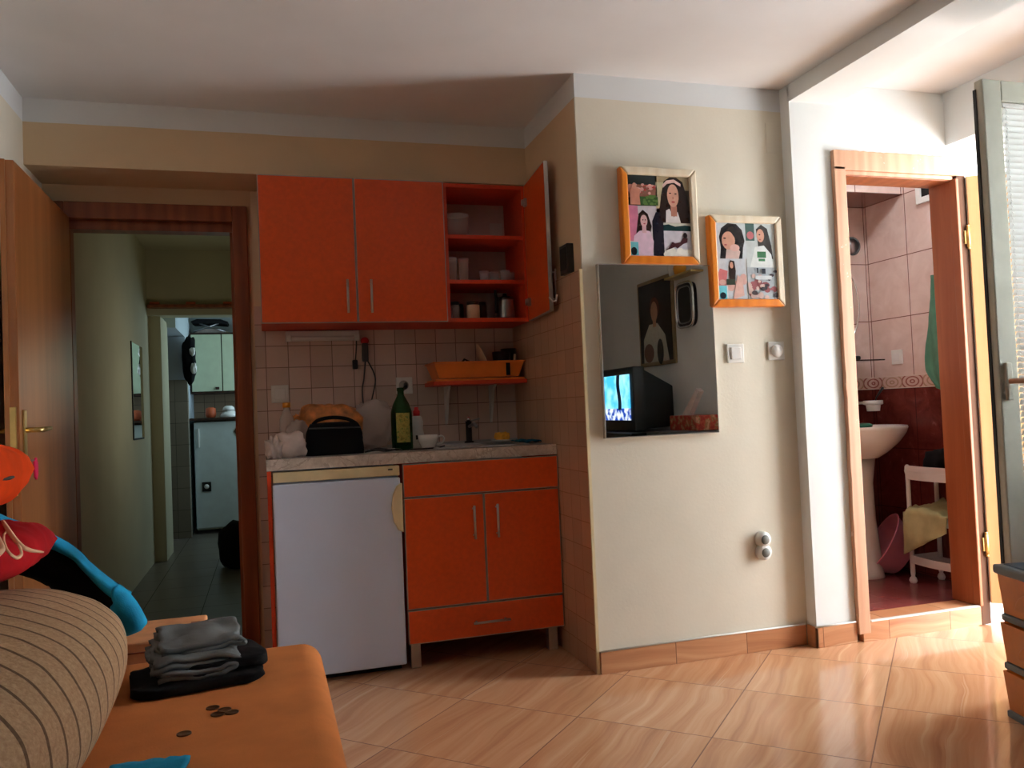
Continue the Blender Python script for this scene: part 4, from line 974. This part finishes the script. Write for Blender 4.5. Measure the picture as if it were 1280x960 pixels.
MB().lathe([(.001, 0), (.018, .006), (.022, .02), (.016, .034), (.001, .038)], (3.14, 3.8, .995), 16).build('knob', M['chrome'], ft)
MB().tube([(3.14, 3.8, .9), (3.14, 3.8, .995)], .009, 8).build('valve', M['chrome'], ft)
th = thing('tumbler_holder', (3.22, 3.84, .97), 'white cup in a holder on the bathroom wall', 'holder')
MB().lathe([(.03, 0), (.034, .0), (.042, .055), (.037, .055)], (3.255, 3.78, .965), 20).build('cup', M['wht_plastic'], th)
MB().lathe([(.044, 0), (.052, .004), (.052, .024), (.044, .024)], (3.255, 3.78, 1.0), 24).tube([(3.255, 3.83, 1.012), (3.255, 3.905, 1.012)], .008).build('ring', M['wht_plastic'], th)
tag(MB().tube([(3.26, 3.78, .98), (3.275, 3.775, 1.04), (3.315, 3.765, 1.095)], [.004, .004, .008], 8).build('toothbrush', M['black_plastic']), 'dark toothbrush leaning in the bathroom cup', 'toothbrush')
gs = thing('glass_shelf', (3.1, 3.8, 1.25), 'narrow dark-edged glass shelf below the bathroom mirror', 'shelf')
MB().box(2.75, 3.30, 3.72, 3.88, 1.245, 1.252).build('board', plain('smoked_glass_edge', (52, 34, 28), .1), gs)
MB().box(3.10, 3.13, 3.83, 3.9, 1.20, 1.262).build('bracket', M['black_plastic'], gs, bevel=.003)
tag(MB().box(3.0, 3.16, 3.74, 3.79, 1.252, 1.275).build('hairbrush', M['black_plastic'], bevel=.008), 'dark brush lying on the bathroom glass shelf', 'brush')
om = thing('oval_mirror', (3.1, 3.89, 1.5), 'oval frameless bathroom mirror cut off by the left casing', 'mirror')
MB().prism([(3.04 + .245 * math.cos(a), 1.575 + .295 * math.sin(a)) for a in [2 * math.pi * i / 48 for i in range(48)]], 3.885, 3.9, 'y').build('glass', M['mirror'], om)
MB().tube([(3.04 + .245 * math.cos(a), 3.884, 1.575 + .295 * math.sin(a)) for a in [2 * math.pi * i / 48 for i in range(48)]], .004, 6, close=True).build('rim', M['mirror_edge'], om)
sm = thing('shaving_mirror', (3.22, 3.8, 1.9), 'small round mirror on an arm above the oval mirror', 'mirror')
MB().lathe([(.001, -.01), (.045, -.01), (.045, .006), (.001, .006)], (3.2, 3.82, 1.9), 26, axis='y').build('glass', M['steel'], sm)
MB().tube([(3.2 + .048 * math.cos(a), 3.812, 1.9 + .048 * math.sin(a)) for a in [2 * math.pi * i / 28 for i in range(28)]], .006, 6, close=True).tube([(3.2, 3.82, 1.9), (3.2, 3.9, 1.9)], .008).build('rim', M['rubber'], sm)
bs = thing('bath_outlet', (3.37, 3.6, 1.22), 'white outlet plate on the bathroom side wall', 'outlet')
MB().box(3.361, 3.37, 3.66, 3.74, 1.22, 1.30).build('plate', M['wht_plastic'], bs, bevel=.003)
MB().box(3.3585, 3.361, 3.68, 3.72, 1.24, 1.28).build('rocker', M['ceramic'], bs, bevel=.002)
tw = thing('hanging_towel', (3.34, 3.3, 1.1), 'teal green towel hanging on the bathroom side wall', 'towel')
def towel(u, v):
    z = 1.66 - .58 * v; w = .06 + .1 * min(1, v * 1.6) - (.06 * max(0, v - .85) / .15)
    y = 3.33 + (u - .5) * 2 * w - .04 * v
    x = 3.325 + .018 * math.sin(u * 14 + v * 2) + .012 * fbm((u * 3, v * 3, 1), 1)
    return Vector((x, y, z - .05 * math.sin(u * 3.14) * v))
MB().grid(towel, 34, 26).build('cloth', M['greencl'], tw, solid=.008)
MB().tube([(3.37, 3.33, 1.66), (3.31, 3.33, 1.655), (3.305, 3.33, 1.68)], .006).build('loop', M['chrome'], tw)
tr = thing('bathroom_trolley', (3.26, 3.3, .08), 'white plastic three tier trolley in the bathroom', 'trolley')
tx0, tx1, ty0, ty1 = 3.165, 3.345, 3.13, 3.455
for (xx, yy) in ((tx0, ty1), (tx1, ty1), (tx0, ty0), (tx1, ty0)):
    MB().lathe([(.001, 0), (.014, .0), (.02, .012), (.016, .026), (.009, .034), (.012, .05), (.011, .29), (.013, .3), (.011, .31), (.011, .56), (.015, .575), (.012, .6), (.006, .608), (.001, .61)], (xx, yy, .08), 14).build('leg', M['wht_plastic'], tr)
for z in (.19, .40, .62):
    mb = MB()
    bow = [(tx0 - .004 - .02 * math.sin(math.pi * i / 10), ty1 + (ty0 - ty1) * i / 10) for i in range(11)]
    poly = bow + [(tx1, ty0), (tx1, ty1)]
    mb.prism(poly, z, z + .008, 'z')
    o2 = [(x_ - .005, y_) for x_, y_ in bow] + [(x_ + .003, y_) for x_, y_ in reversed(bow)]
    mb.prism(o2, z - .006, z + .034, 'z')
    mb.box(tx0, tx1, ty1 - .004, ty1 + .004, z - .006, z + .034)
    mb.build('tray', M['wht_plastic'], tr)
mb = MB(); bow = [(tx0 - .004 - .02 * math.sin(math.pi * i / 10), ty1 + (ty0 - ty1) * i / 10) for i in range(11)]
mb.prism([(x_ - .006, y_) for x_, y_ in bow] + [(x_ + .003, y_) for x_, y_ in reversed(bow)], .655, .685, 'z').build('guard_rail', M['wht_plastic'], tr)
tag(lump((3.24, 3.30, .70), (.05, .09, .068), 30, .35, 7, 6, flatz=.63).build('black_pouch', M['black_cloth']), 'black pouch on top of the bathroom trolley', 'pouch')
def drape(u, v):
    y = 3.46 - .28 * u; s_ = v
    if s_ < .55: x = 3.33 - .2 * (s_ / .55); z = .43 + .04 * fbm((u * 3, v * 3, 2), 1.3) + .02
    else: x = 3.13 - .02 * (s_ - .55); z = .45 - .22 * (s_ - .55) / .45 * (1 - .65 * u)
    return Vector((x + .01 * fbm((u * 4, v * 4, 7), 1), y, z + .045 * math.exp(-((u - .25) / .18) ** 2) * (1 - v)))
tag(MB().grid(drape, 26, 24).build('cleaning_cloth', M['limecl'], solid=.006), 'yellow-green cloth draped over the trolley middle shelf', 'cloth')
tubp = thing('pink_tub', (3.25, 3.62, .08), 'pink plastic tub leaning on its side behind the trolley', 'tub')
mb = MB().lathe([(.001, 0), (.11, 0), (.12, .01), (.17, .13), (.18, .135), (.175, .14), (.163, .13), (.112, .014), (.001, .012)], (0, 0, 0), 40)
Mx = Matrix.Translation((3.30, 3.66, .2)) @ Vector((0, 0, 1)).rotation_difference(Vector((-.74, .40, .50))).to_matrix().to_4x4()
mb.v = [Mx @ v for v in mb.v]; mz = min(v.z for v in mb.v); mb.v = [v + Vector((0, 0, .081 - mz)) for v in mb.v]
mb.build('tub', M['pink'], tubp)

# ------------------------------------------------------------------ plastic drawer tower
ang = R(-15)
dt = thing('drawer_tower', (2.262, 2.104, 0), 'small plastic drawer tower with amber drawers and slate grey frames', 'drawers', rz=ang)
# local: +x away from face with handles... face at x=0 (towards -x), runs along -y towards the camera
DW, DD = .34, .40
for i, z in enumerate((.0, .155, .31)):
    mb = MB().box(.004, DD, -DW, 0, z, z + .022)
    mb.box(DD - .01, DD, -DW, 0, z + .022, z + .155).build('frame_tier', M['drawer_g'], dt, bevel=.005, local=True)
    dwr = MB().add([(.012, -.008, z + .026), (DD - .02, -.008, z + .026), (DD - .02, -DW + .008, z + .026), (.012, -DW + .008, z + .026), (.0, -.004, z + .15), (DD - .015, -.004, z + .15), (DD - .015, -DW + .004, z + .15), (0, -DW + .004, z + .15)],
                   [(0, 1, 2, 3), (0, 1, 5, 4), (1, 2, 6, 5), (2, 3, 7, 6), (3, 0, 4, 7)]).build('drawer', M['drawer_o'], dt, local=True, solid=.004)
    a = [(-DW / 2 + .075 * math.cos(R(t_)), z + .055 + .06 * math.sin(R(t_))) for t_ in range(0, 181, 15)]
    MB().prism(a, -.012, .012, 'x').build('handle', M['drawer_o'], dwr, bevel=.004, local=True)
mb = MB().box(-.012, DD + .005, -DW - .008, .008, .462, .492)
mb.build('lid', M['drawer_g'], dt, bevel=.008, seg=3, local=True)
MB().box(.012, DD - .02, -DW + .014, -.014, .487, .496).build('lid_inset', M['drawer_t'], dt, bevel=.003, local=True)
for xx in (.03, DD - .05):
    for yy in (-.05, -DW + .05): MB().box(xx, xx + .02, yy - .01, yy + .01, -.0, .004).build('foot', M['rubber'], dt, local=True)

# ------------------------------------------------------------------ sofa and what lies on it
sf = thing('sofa_bed', (-.4, 1.2, 0), 'wide orange sofa bed along the left wall', 'sofa')
SX, SYF, SZ = .125, 2.345, .452
def sofa_top():
    n = 40
    def fn(u, v):
        # rounded slab: superellipse cross-section in x and y
        x = XL + .01 + (SX - XL - .01) * u; y = -1.5 + (SYF + 1.5) * v
        return x, y
    mb = MB()
    mb.box(XL + .01, SX, -1.6, SYF, .19, SZ)
    return mb
s0 = sofa_top().build('mattress', M['sofa'], sf, bevel=.055, seg=8)
for p_ in s0.data.polygons: p_.use_smooth = True
MB().box(XL + .03, SX - .03, -1.55, SYF - .04, .04, .19).build('base', M['darkwood'], sf, bevel=.01)
for (xx, yy) in ((XL + .08, SYF - .12), (SX - .1, SYF - .12), (XL + .08, -1.4), (SX - .1, -1.4)):
    MB().lathe([(.02, 0), (.025, .04)], (xx, yy, 0), 14).build('foot', M['black_plastic'], sf)

def cushion(c, a, b, h, pinch=.10, n=40, amp=.02, fs=3, seed=0, rot=0, pw=.5, tiltx=0, tilty=0):
    mb = MB(); vs = {}
    Mx = Matrix.Translation(c) @ Matrix.Rotation(rot, 4, 'Z') @ Matrix.Rotation(tilty, 4, 'Y') @ Matrix.Rotation(tiltx, 4, 'X')
    def side(sg):
        def fn(u, v):
            p, q = u * 2 - 1, v * 2 - 1
            x = a * p * (1 - pinch * q * q * (abs(p) ** 1)) ; y = b * q * (1 - pinch * p * p * (abs(q)))
            t_ = max(0, (1 - abs(p) ** 2.6)) ** pw * max(0, (1 - abs(q) ** 2.6)) ** pw
            z = sg * h * t_ * (1 + .25 * fbm((p * 1.5 + seed, q * 1.5, sg), 1)) + amp * fbm((p * fs + seed, q * fs, 3 * sg), 1) * t_
            return Mx @ Vector((x, y, z))
        return fn
    mb.grid(side(1), n, n).grid(side(-1), n, n)
    return mb
# big striped pillow
sp = thing('striped_pillow', (-.64, 1.75, SZ), 'large beige pillow with thin brown stripes lying on the sofa', 'pillow')
pil = lump((-.595, 1.66, SZ + .122), (.312, .65, .160), 72, .03, 5, 3, 2.4, flatz=SZ)
pil.build('cover', M['knit'], sp, sub=1)
# red cushion with cream script
rc = thing('red_cushion', (-.66, 1.98, .74), 'red cushion with cream script lettering on top of the striped pillow', 'cushion')
rmb = cushion((-.69, 2.0, .812), .210, .24, .068, .06, 44, .010, 4, 2, tilty=R(5), pw=.42)
bv = BVHTree.FromPolygons([tuple(v) for v in rmb.v], rmb.f)
rco = rmb.build('cover', M['redc'], rc, weld=.0005)
def onsurf(x, z):
    # the print is laid on to the cloth from the side that faces the room
    e = Vector((0, 0, 1.063)); d = (Vector((x, 1.2, z)) - e).normalized(); hit = bv.ray_cast(e, d)
    return hit[0] - d * .001 if hit[0] is not None else None
def stroke(pts, r0, r1, n=26):
    P_ = sag([(p[0], 0, p[1]) for p in pts], 8); out = []; rs = []
    for i, p in enumerate(P_):
        q = onsurf(p.x, p.z)
        if q is None: continue
        t_ = i / (len(P_) - 1); out.append(q); rs.append(r0 + (r1 - r0) * math.sin(math.pi * t_))
    return out, rs
mb = MB()
for pts, r0, r1 in ([[(-.3276, .9289), (-.323, .9326), (-.3176, .926), (-.3107, .911), (-.3091, .9006), (-.3155, .8981), (-.3235, .906), (-.3278, .9187), (-.3276, .9289)], .0022, .0040],
                    [[(-.3351, .9583), (-.3264, .9412), (-.3177, .924), (-.3088, .9119), (-.2979, .9057), (-.2832, .9023)], .002, .0065],
                    [[(-.3448, .9263), (-.3375, .9298), (-.3323, .9191), (-.3307, .9087), (-.338, .9032), (-.345, .9141), (-.3448, .9263)], .0035, .006]):
    o_, rs = stroke(pts, r0, r1)
    if len(o_) > 2: mb.tube(o_, rs, 6)

if mb.v: mb.build('script_print', M['script'], rc)
oc = thing('orange_cushion', (-.68, 2.0, .88), 'bright orange cushion stacked on the red one', 'cushion')
cushion((-.718, 2.0, .968), .188, .24, .085, .05, 44, .008, 4, 6, pw=.33).build('cover', M['orac'], oc, weld=.0005)
MB().tube([(-.538, 1.93, .96), (-.530, 2.0, .96), (-.538, 2.05, .96)], .004, 6).build('zip', M['rubber'], oc)
# black and turquoise jacket behind the cushions
jk = thing('black_jacket', (-.45, 2.35, .6), 'black jacket with turquoise lining sloping behind the cushions', 'jacket')
def band(p0, p1, w, d, sd_, y0, dy, zoff=0, amp=.012, ny=26, nv=22):
    """thick soft strip running from p0 to p1 in the x-z plane"""
    p0, p1 = Vector((p0[0], 0, p0[1])), Vector((p1[0], 0, p1[1]))
    ax = (p1 - p0); L = ax.length; ax.normalize(); nr = Vector((-ax.z, 0, ax.x))
    if nr.z < 0: nr = -nr
    def fn(u, v):
        a = v * 2 * math.pi; t_ = u
        ww = w(t_) if callable(w) else w
        e = .7; sg = lambda x, e_: math.copysign(abs(x) ** e_, x)
        k_ = 1 if .02 < t_ < .98 else .55
        p = p0 + ax * (L * t_) + nr * (ww * sg(math.sin(a), e) * k_ + zoff + .018 * math.sin(t_ * 5)) + Vector((0, y0 + d * sg(math.cos(a), e) * k_ + dy * t_, 0))
        return p + Vector((fbm(p * 6 + Vector((sd_, 0, 0)), 1), fbm(p * 6 + Vector((sd_, 9, 0)), 1), fbm(p * 6 + Vector((sd_, 0, 9)), 1))) * amp
    mb = MB().grid(fn, ny, nv, closev=True)
    mb.f.append([j * ny for j in range(nv)]); mb.m.append(0); mb.sm.append(True)
    mb.f.append([j * ny + ny - 1 for j in range(nv)][::-1]); mb.m.append(0); mb.sm.append(True)
    return mb
def ribbon(path, down, d, y0, sd_, amp=.004, nv=18):
    """soft strip whose upper edge follows path in the x-z plane; down(t) gives its depth below that edge"""
    P_ = sag([(p[0], 0, p[1]) for p in path], 6); n_ = len(P_)
    def fn(u, v):
        i = min(int(u * (n_ - 1)), n_ - 2); k_ = u * (n_ - 1) - i
        q = P_[i].lerp(P_[i + 1], k_); h = down(u) / 2; a = v * 2 * math.pi
        sg = lambda x, e_: math.copysign(abs(x) ** e_, x)
        end = 1 if .01 < u < .99 else .5
        t_ = (P_[i + 1] - P_[i]).normalized(); nr = Vector((t_.z, 0, -t_.x)); nr = -nr if nr.z > 0 else nr
        p = q + nr * (h - h * sg(math.sin(a), .75) * end) + Vector((0, y0 + d * sg(math.cos(a), .8) * end, 0))
        return p + Vector((fbm(p * 9 + Vector((sd_, 0, 0)), 1), fbm(p * 9 + Vector((sd_, 9, 0)), 1), fbm(p * 9 + Vector((sd_, 0, 9)), 1))) * amp
    mb = MB().grid(fn, n_, nv, closev=True)
    mb.f.append([j * n_ for j in range(nv)]); mb.m.append(0); mb.sm.append(True)
    mb.f.append([j * n_ + n_ - 1 for j in range(nv)][::-1]); mb.m.append(0); mb.sm.append(True)
    return mb
JP = [(-.66, .866), (-.6246, .8438), (-.5273, .7916), (-.4717, .7481), (-.4447, .715), (-.4102, .679), (-.379, .65), (-.347, .627), (-.3075, .545)]
ribbon([(x, z - .014) for x, z in JP[:-2]] + [(-.35, .575)], lambda u: .12 - .03 * u, .06, 2.37, 1, .006).build('body', M['black_cloth'], jk)
ribbon(JP[:-1], lambda u: .026 + .006 * math.sin(u * 9), .035, 2.325, 4, .003).build('lining', M['turq'], jk)
ribbon([JP[-3], JP[-2], JP[-1]], lambda u: .03 + .05 * u ** .7, .035, 2.31, 8, .012, 26).build('cuff', M['turq'], jk)
# cardboard box standing beyond the sofa
bx_ = thing('cardboard_box', (-.33, 2.52, 0), 'peach cardboard box standing on the floor behind the sofa end', 'box')
MB().box(-.50, -.19, 2.42, 2.68, 0, .475).build('body', M['peach'], bx_, bevel=.006)
MB().box(-.23, -.205, 2.416, 2.6, .44, .4755).build('tape', M['tape'], bx_)
MB().box(-.49, -.2, 2.4165, 2.42, .446, .450).build('flap_edge', M['tape'], bx_)
# folded clothes
gt = thing('folded_black_garment', (-.2, 2.2, SZ), 'black garment folded flat under the grey one', 'clothes')
def slab(c, a, b, h, rot, seed, amp=.006, p=6):
    Mx = Matrix.Translation(c) @ Matrix.Rotation(rot, 4, 'Z')
    l_ = lump((0, 0, 0), (a, b, h), 56, .05, 6, seed, p)
    l_.v = [Mx @ (v + Vector((0, 0, amp * fbm(v * 14 + Vector((seed, 0, 0)), 1)))) for v in l_.v]
    return l_
slab((-.175, 2.085, SZ + .0155), .145, .10, .014, R(8), 3).build('lower_fold', M['black_cloth'], gt)
slab((-.12, 2.105, SZ + .044), .095, .09, .014, R(14), 8).build('upper_fold', M['black_cloth'], gt)
gg = thing('folded_grey_garment', (-.2, 2.2, SZ + .04), 'grey jersey garment folded into soft layers on the black one', 'clothes')
def fold(z0, x0, x1, y0, y1, th_, seed, rot=R(10), loop=1):
    """a cloth layer folded over at its right end: C-shaped profile extruded in y"""
    prof = []
    L = x1 - x0; r = th_
    for i in range(12): prof.append((x0 + L * i / 11, 0))
    for i in range(1, 8): prof.append((x1 + r * math.sin(math.pi * i / 8), r - r * math.cos(math.pi * i / 8)))
    for i in range(12): prof.append((x1 - L * .96 * i / 11, 2 * r))
    cx_, cy_ = -.2, 2.2
    def fn(u, v):
        k_ = u * (len(prof) - 1); i = min(int(k_), len(prof) - 2); t_ = k_ - i
        x = prof[i][0] * (1 - t_) + prof[i + 1][0] * t_; z = prof[i][1] * (1 - t_) + prof[i + 1][1] * t_
        y = y0 + (y1 - y0) * v
        x += .022 * fbm((v * 2, seed, u * 2), 1); z += .010 * fbm((x * 14, y * 14, seed), 1)
        y += .008 * fbm((x * 9, seed, z * 20), 1)
        q = Matrix.Rotation(rot, 3, 'Z') @ Vector((x - cx_, y - cy_, 0))
        return Vector((cx_ + q.x, cy_ + q.y, z0 + z + .012 * v))
    return MB().grid(fn, 46, 26)
fold(SZ + .034, -.285, -.125, 2.00, 2.19, .006, 1).build('fold', M['greyc'], gg, solid=.010)
fold(SZ + .055, -.30, -.115, 2.01, 2.20, .007, 5).build('fold', M['greyc'], gg, solid=.010)
fold(SZ + .078, -.28, -.105, 2.04, 2.22, .006, 9, R(12)).build('fold', M['greyc'], gg, solid=.011)
# coins
def coin(x, y, lab, r=.014, z=SZ):
    c_ = tag(MB().lathe([(.001, 0), (r, 0), (r, .0022), (r * .88, .0022), (r * .86, .0017), (.001, .0017)], (0, 0, 0), 26).build('coin', M['coin']), lab, 'coin', 'coins lying on the orange sofa')
    c_.location = (x, y, z); return c_
c0 = coin(-.128, 1.872, 'dark coin on the sofa, the far left one of the cluster', z=SZ + .0003)
copy_thing(c0, (-.116, 1.828, SZ + .0003), 'dark coin on the sofa, nearest the camera in the cluster')
copy_thing(c0, (-.103, 1.842, SZ + .0026), 'dark coin resting on another in the sofa cluster')
copy_thing(c0, (-.088, 1.828, SZ + .0003), 'dark coin on the sofa, rightmost of the cluster')
copy_thing(c0, (-.1735, 1.742, SZ + .0003), 'single dark coin lying apart on the sofa')
tag(MB().grid(lambda u, v: Vector((-.30 + .13 * u + .02 * v, 1.40 + .215 * v - .012 * u, SZ + .006 + .01 * abs(fbm((u * 3, v * 3, 0), 1)))), 16, 14).build('blue_packet', M['turq'], solid=.008), 'blue packet at the near edge of the sofa', 'packet')

# ------------------------------------------------------------------ things the mirror shows: the right wall and the corner
tvs = thing('tv_stand', (2.78, .25, 0), 'dark low cabinet under the television', 'cabinet')
MB().box(2.52, 3.02, -.12, .62, .03, .85).build('body', M['tvblack'], tvs, bevel=.004)
MB().box(2.505, 2.52, -.11, .245, .06, .72).build('door', M['darkwood'], tvs, bevel=.003)
MB().box(2.505, 2.52, .255, .61, .06, .72).build('door', M['darkwood'], tvs, bevel=.003)
tv = thing('television', (2.78, .24, .85), 'black tube television with a bright blue picture', 'television')
MB().box(2.60, 2.70, -.06, .52, .855, 1.34).build('front_bezel', M['tvblack'], tv, bevel=.012)
MB().add([(2.70, -.03, .87), (2.70, .49, .87), (2.70, .49, 1.32), (2.70, -.03, 1.32), (2.99, .08, .88), (2.99, .40, .88), (2.99, .40, 1.19), (2.99, .08, 1.19)], [(0, 1, 2, 3), (7, 6, 5, 4), (0, 1, 5, 4), (1, 2, 6, 5), (2, 3, 7, 6), (3, 0, 4, 7)]).build('tube_housing', M['tvblack'], tv, bevel=.01)
def scr(t):
    xyz = t.sep(t.P()); y = t.math('SUBTRACT', xyz[1], .27); z = xyz[2]
    fig = t.math('LESS_THAN', t.math('ABSOLUTE', t.math('ADD', y, t.math('MULTIPLY', t.math('SINE', t.math('MULTIPLY', z, 22)), .012))), .03)
    fig = t.math('MULTIPLY', fig, t.math('GREATER_THAN', z, 1.02))
    bgc = t.ramp(t.noise(t.P(), 9, 3), [(.35, (60, 170, 230)), (.65, (150, 215, 245))])
    low = t.ramp(t.noise(t.P(), 22, 3), [(.4, (20, 60, 150)), (.6, (200, 210, 220))])
    return t.mix(fig, t.mix(t.math('LESS_THAN', z, 1.03), bgc, low), (8, 18, 30))
MB().box(2.594, 2.601, .0, .46, .94, 1.285).build('screen', emit('tv_picture', scr, 1.6), tv)
pa = thing('portrait_painting', (3.03, .13, 1.3), 'framed dark portrait of a figure in white on the right wall', 'painting')
MB().box(3.012, 3.033, -.19, .42, 1.36, 2.06).build('frame', M['gilt'], pa, bevel=.006)
mb = MB(); mats = [pm((44, 36, 32)), pm((196, 186, 168)), pm((186, 136, 104)), pm((84, 48, 34)), pm((120, 84, 70))]
U = lambda u, v: (.39 - .55 * u, 1.39 + .64 * v)
mb.box(3.0085, 3.012, -.16, .39, 1.39, 2.03, 0)
def shp(c, pts, k_): mb.add([(3.008 - .0003 * k_, U(*p)[0], U(*p)[1]) for p in pts], [tuple(range(len(pts)))], c)
shp(1, [(.1, .0), (.9, .0), (.88, .3), (.68, .48), (.42, .48), (.2, .32)], 1); shp(3, ell(.5, .67, .15, .14), 2); shp(2, ell(.51, .63, .105, .13), 3); shp(2, rect(.46, .44, .56, .54), 4)
shp(4, ell(.72, .12, .16, .12), 5); shp(0, ell(.36, .12, .1, .16), 6)
mb.build('canvas', mats, pa)
mt = thing('metal_tray_frame', (3.03, .55, 1.5), 'dark panel with a rounded silver rim beside the portrait', 'picture')
rr_ = [(.62 + .13 * math.copysign(abs(math.cos(a)) ** .45, math.cos(a)), 1.78 + .165 * math.copysign(abs(math.sin(a)) ** .45, math.sin(a))) for a in [2 * math.pi * i / 40 for i in range(40)]]
MB().prism(rr_, 3.0, 3.033, 'x').build('panel', M['tvblack'], mt)
MB().tube([(2.999, a, b) for a, b in rr_], .010, 8, close=True).build('rim', M['chrome'], mt)
MB().tube([(2.998, .62 + (a - .62) * .78, 1.78 + (b - 1.78) * .82) for a, b in rr_], .005, 8, close=True).build('inner_rim', M['steel'], mt)
cs = thing('corner_shelf', (2.97, .6, 1.9), 'small gilt wall shelf above the silver-rimmed panel', 'shelf')
MB().box(2.93, 3.033, .45, .86, 1.99, 2.005).build('board', M['brass'], cs, bevel=.003)
tag(MB().lathe([(.001, 0), (.04, 0), (.05, .05), (.03, .11), (.035, .14), (.001, .14)], (2.975, .62, 2.005), 20).build('yellow_vase', M['yellowcap']), 'yellow vase on the small wall shelf', 'vase')
tag(MB().lathe([(.001, 0), (.03, 0), (.045, .06), (.03, .12), (.001, .13)], (2.975, .52, 2.005), 20).build('white_vase', M['ceramic']), 'white vase beside the yellow vase', 'vase')
lc = thing('side_table', (2.85, .9, 0), 'grey low table along the right wall beside the television', 'table')
MB().box(2.62, 3.02, .66, 1.24, .83, .86).build('table_top', M['drawer_g'], lc, bevel=.004)
for (xx, yy) in ((2.64, .68), (2.98, .68), (2.64, 1.2), (2.98, 1.2)): MB().box(xx, xx + .03, yy, yy + .03, 0, .83).build('leg', M['drawer_g'], lc)
t = NT('red_floral_print'); n1 = t.noise(t.obj(), 26, 3, .6)
t.color(t.ramp(n1, [(.4, (176, 52, 40)), (.5, (206, 84, 60)), (.56, (150, 120, 70)), (.62, (214, 150, 120))])); t.set(rough=.5)
tag(MB().box(2.80, 2.99, .68, 1.06, .86, .965).build('gift_box', t.m, bevel=.006), 'red flowered box on the table beside the television', 'box')
tag(MB().add([(2.92, .72, .965), (2.92, .82, .965), (2.93, .96, 1.13), (2.93, .92, 1.15), (2.87, .74, .965), (2.87, .84, .965), (2.89, .96, 1.13), (2.89, .92, 1.15)], [(0, 1, 2, 3), (7, 6, 5, 4), (0, 1, 5, 4), (1, 2, 6, 5), (2, 3, 7, 6), (3, 0, 4, 7)]).build('paper_cone', M['paperbag']), 'white paper wrap standing up on the flowered box', 'paper')

# ------------------------------------------------------------------ unseen window added beside the balcony door to light the room
w2 = thing('added_window', (XR + .2, 1.82, .95), 'unseen window added in the right wall to light the room', 'window', kind='structure')
mb = MB(); fx0, fx1 = XR + .17, XR + .23
for a, b in ((1.6, 1.65), (2.0, 2.05)): mb.box(fx0, fx1, a, b, .95, 2.15)
mb.box(fx0, fx1, 1.65, 2.0, .95, 1.0).box(fx0, fx1, 1.65, 2.0, 2.10, 2.15).build('window_frame', M['wht_plastic'], w2, bevel=.004)
MB().box(fx0 + .028, fx0 + .032, 1.65, 2.0, 1.0, 2.1).build('pane', M['pane'], w2)

# ------------------------------------------------------------------ light
world = bpy.data.worlds.new('sky'); SC.world = world; world.use_nodes = True
bgn = world.node_tree.nodes['Background']; bgn.inputs[0].default_value = (.90, .96, 1.0, 1); bgn.inputs[1].default_value = 16.0
def area(name, loc, rot, sx, sy, power, col, portal=False):
    l_ = bpy.data.lights.new(name, 'AREA'); l_.shape = 'RECTANGLE'; l_.size = sx; l_.size_y = sy; l_.energy = power; l_.color = col
    if portal: l_.cycles.is_portal = True
    o = bpy.data.objects.new(name, l_); COL.objects.link(o); o.location = loc; o.rotation_euler = rot; return o
# portals at the openings guide the sky's own light
area('balcony_portal', (3.33, 2.58, 1.08), (0, R(90), 0), 2.2, .78, 1, (1, 1, 1), True)
area('window_portal', (3.31, 1.825, 1.55), (0, R(90), 0), 1.2, .45, 1, (1, 1, 1), True)
area('hall_fill_light', (.045, 5.5, 1.5), (0, R(105), 0), .9, .7, 2.2, (1, .93, .74))  # added fill lamp, unseen, that warms the hall wall; no opening behind it
area('far_window_light', (.49, 7.9, 1.55), (0, R(90), 0), 1.0, .8, 8, (.62, .86, 1))

SC.view_settings.view_transform = 'Standard'; SC.view_settings.look = 'None'
SC.view_settings.gamma = 1; SC.view_settings.use_curve_mapping = False
SC.view_settings.exposure = 0.4
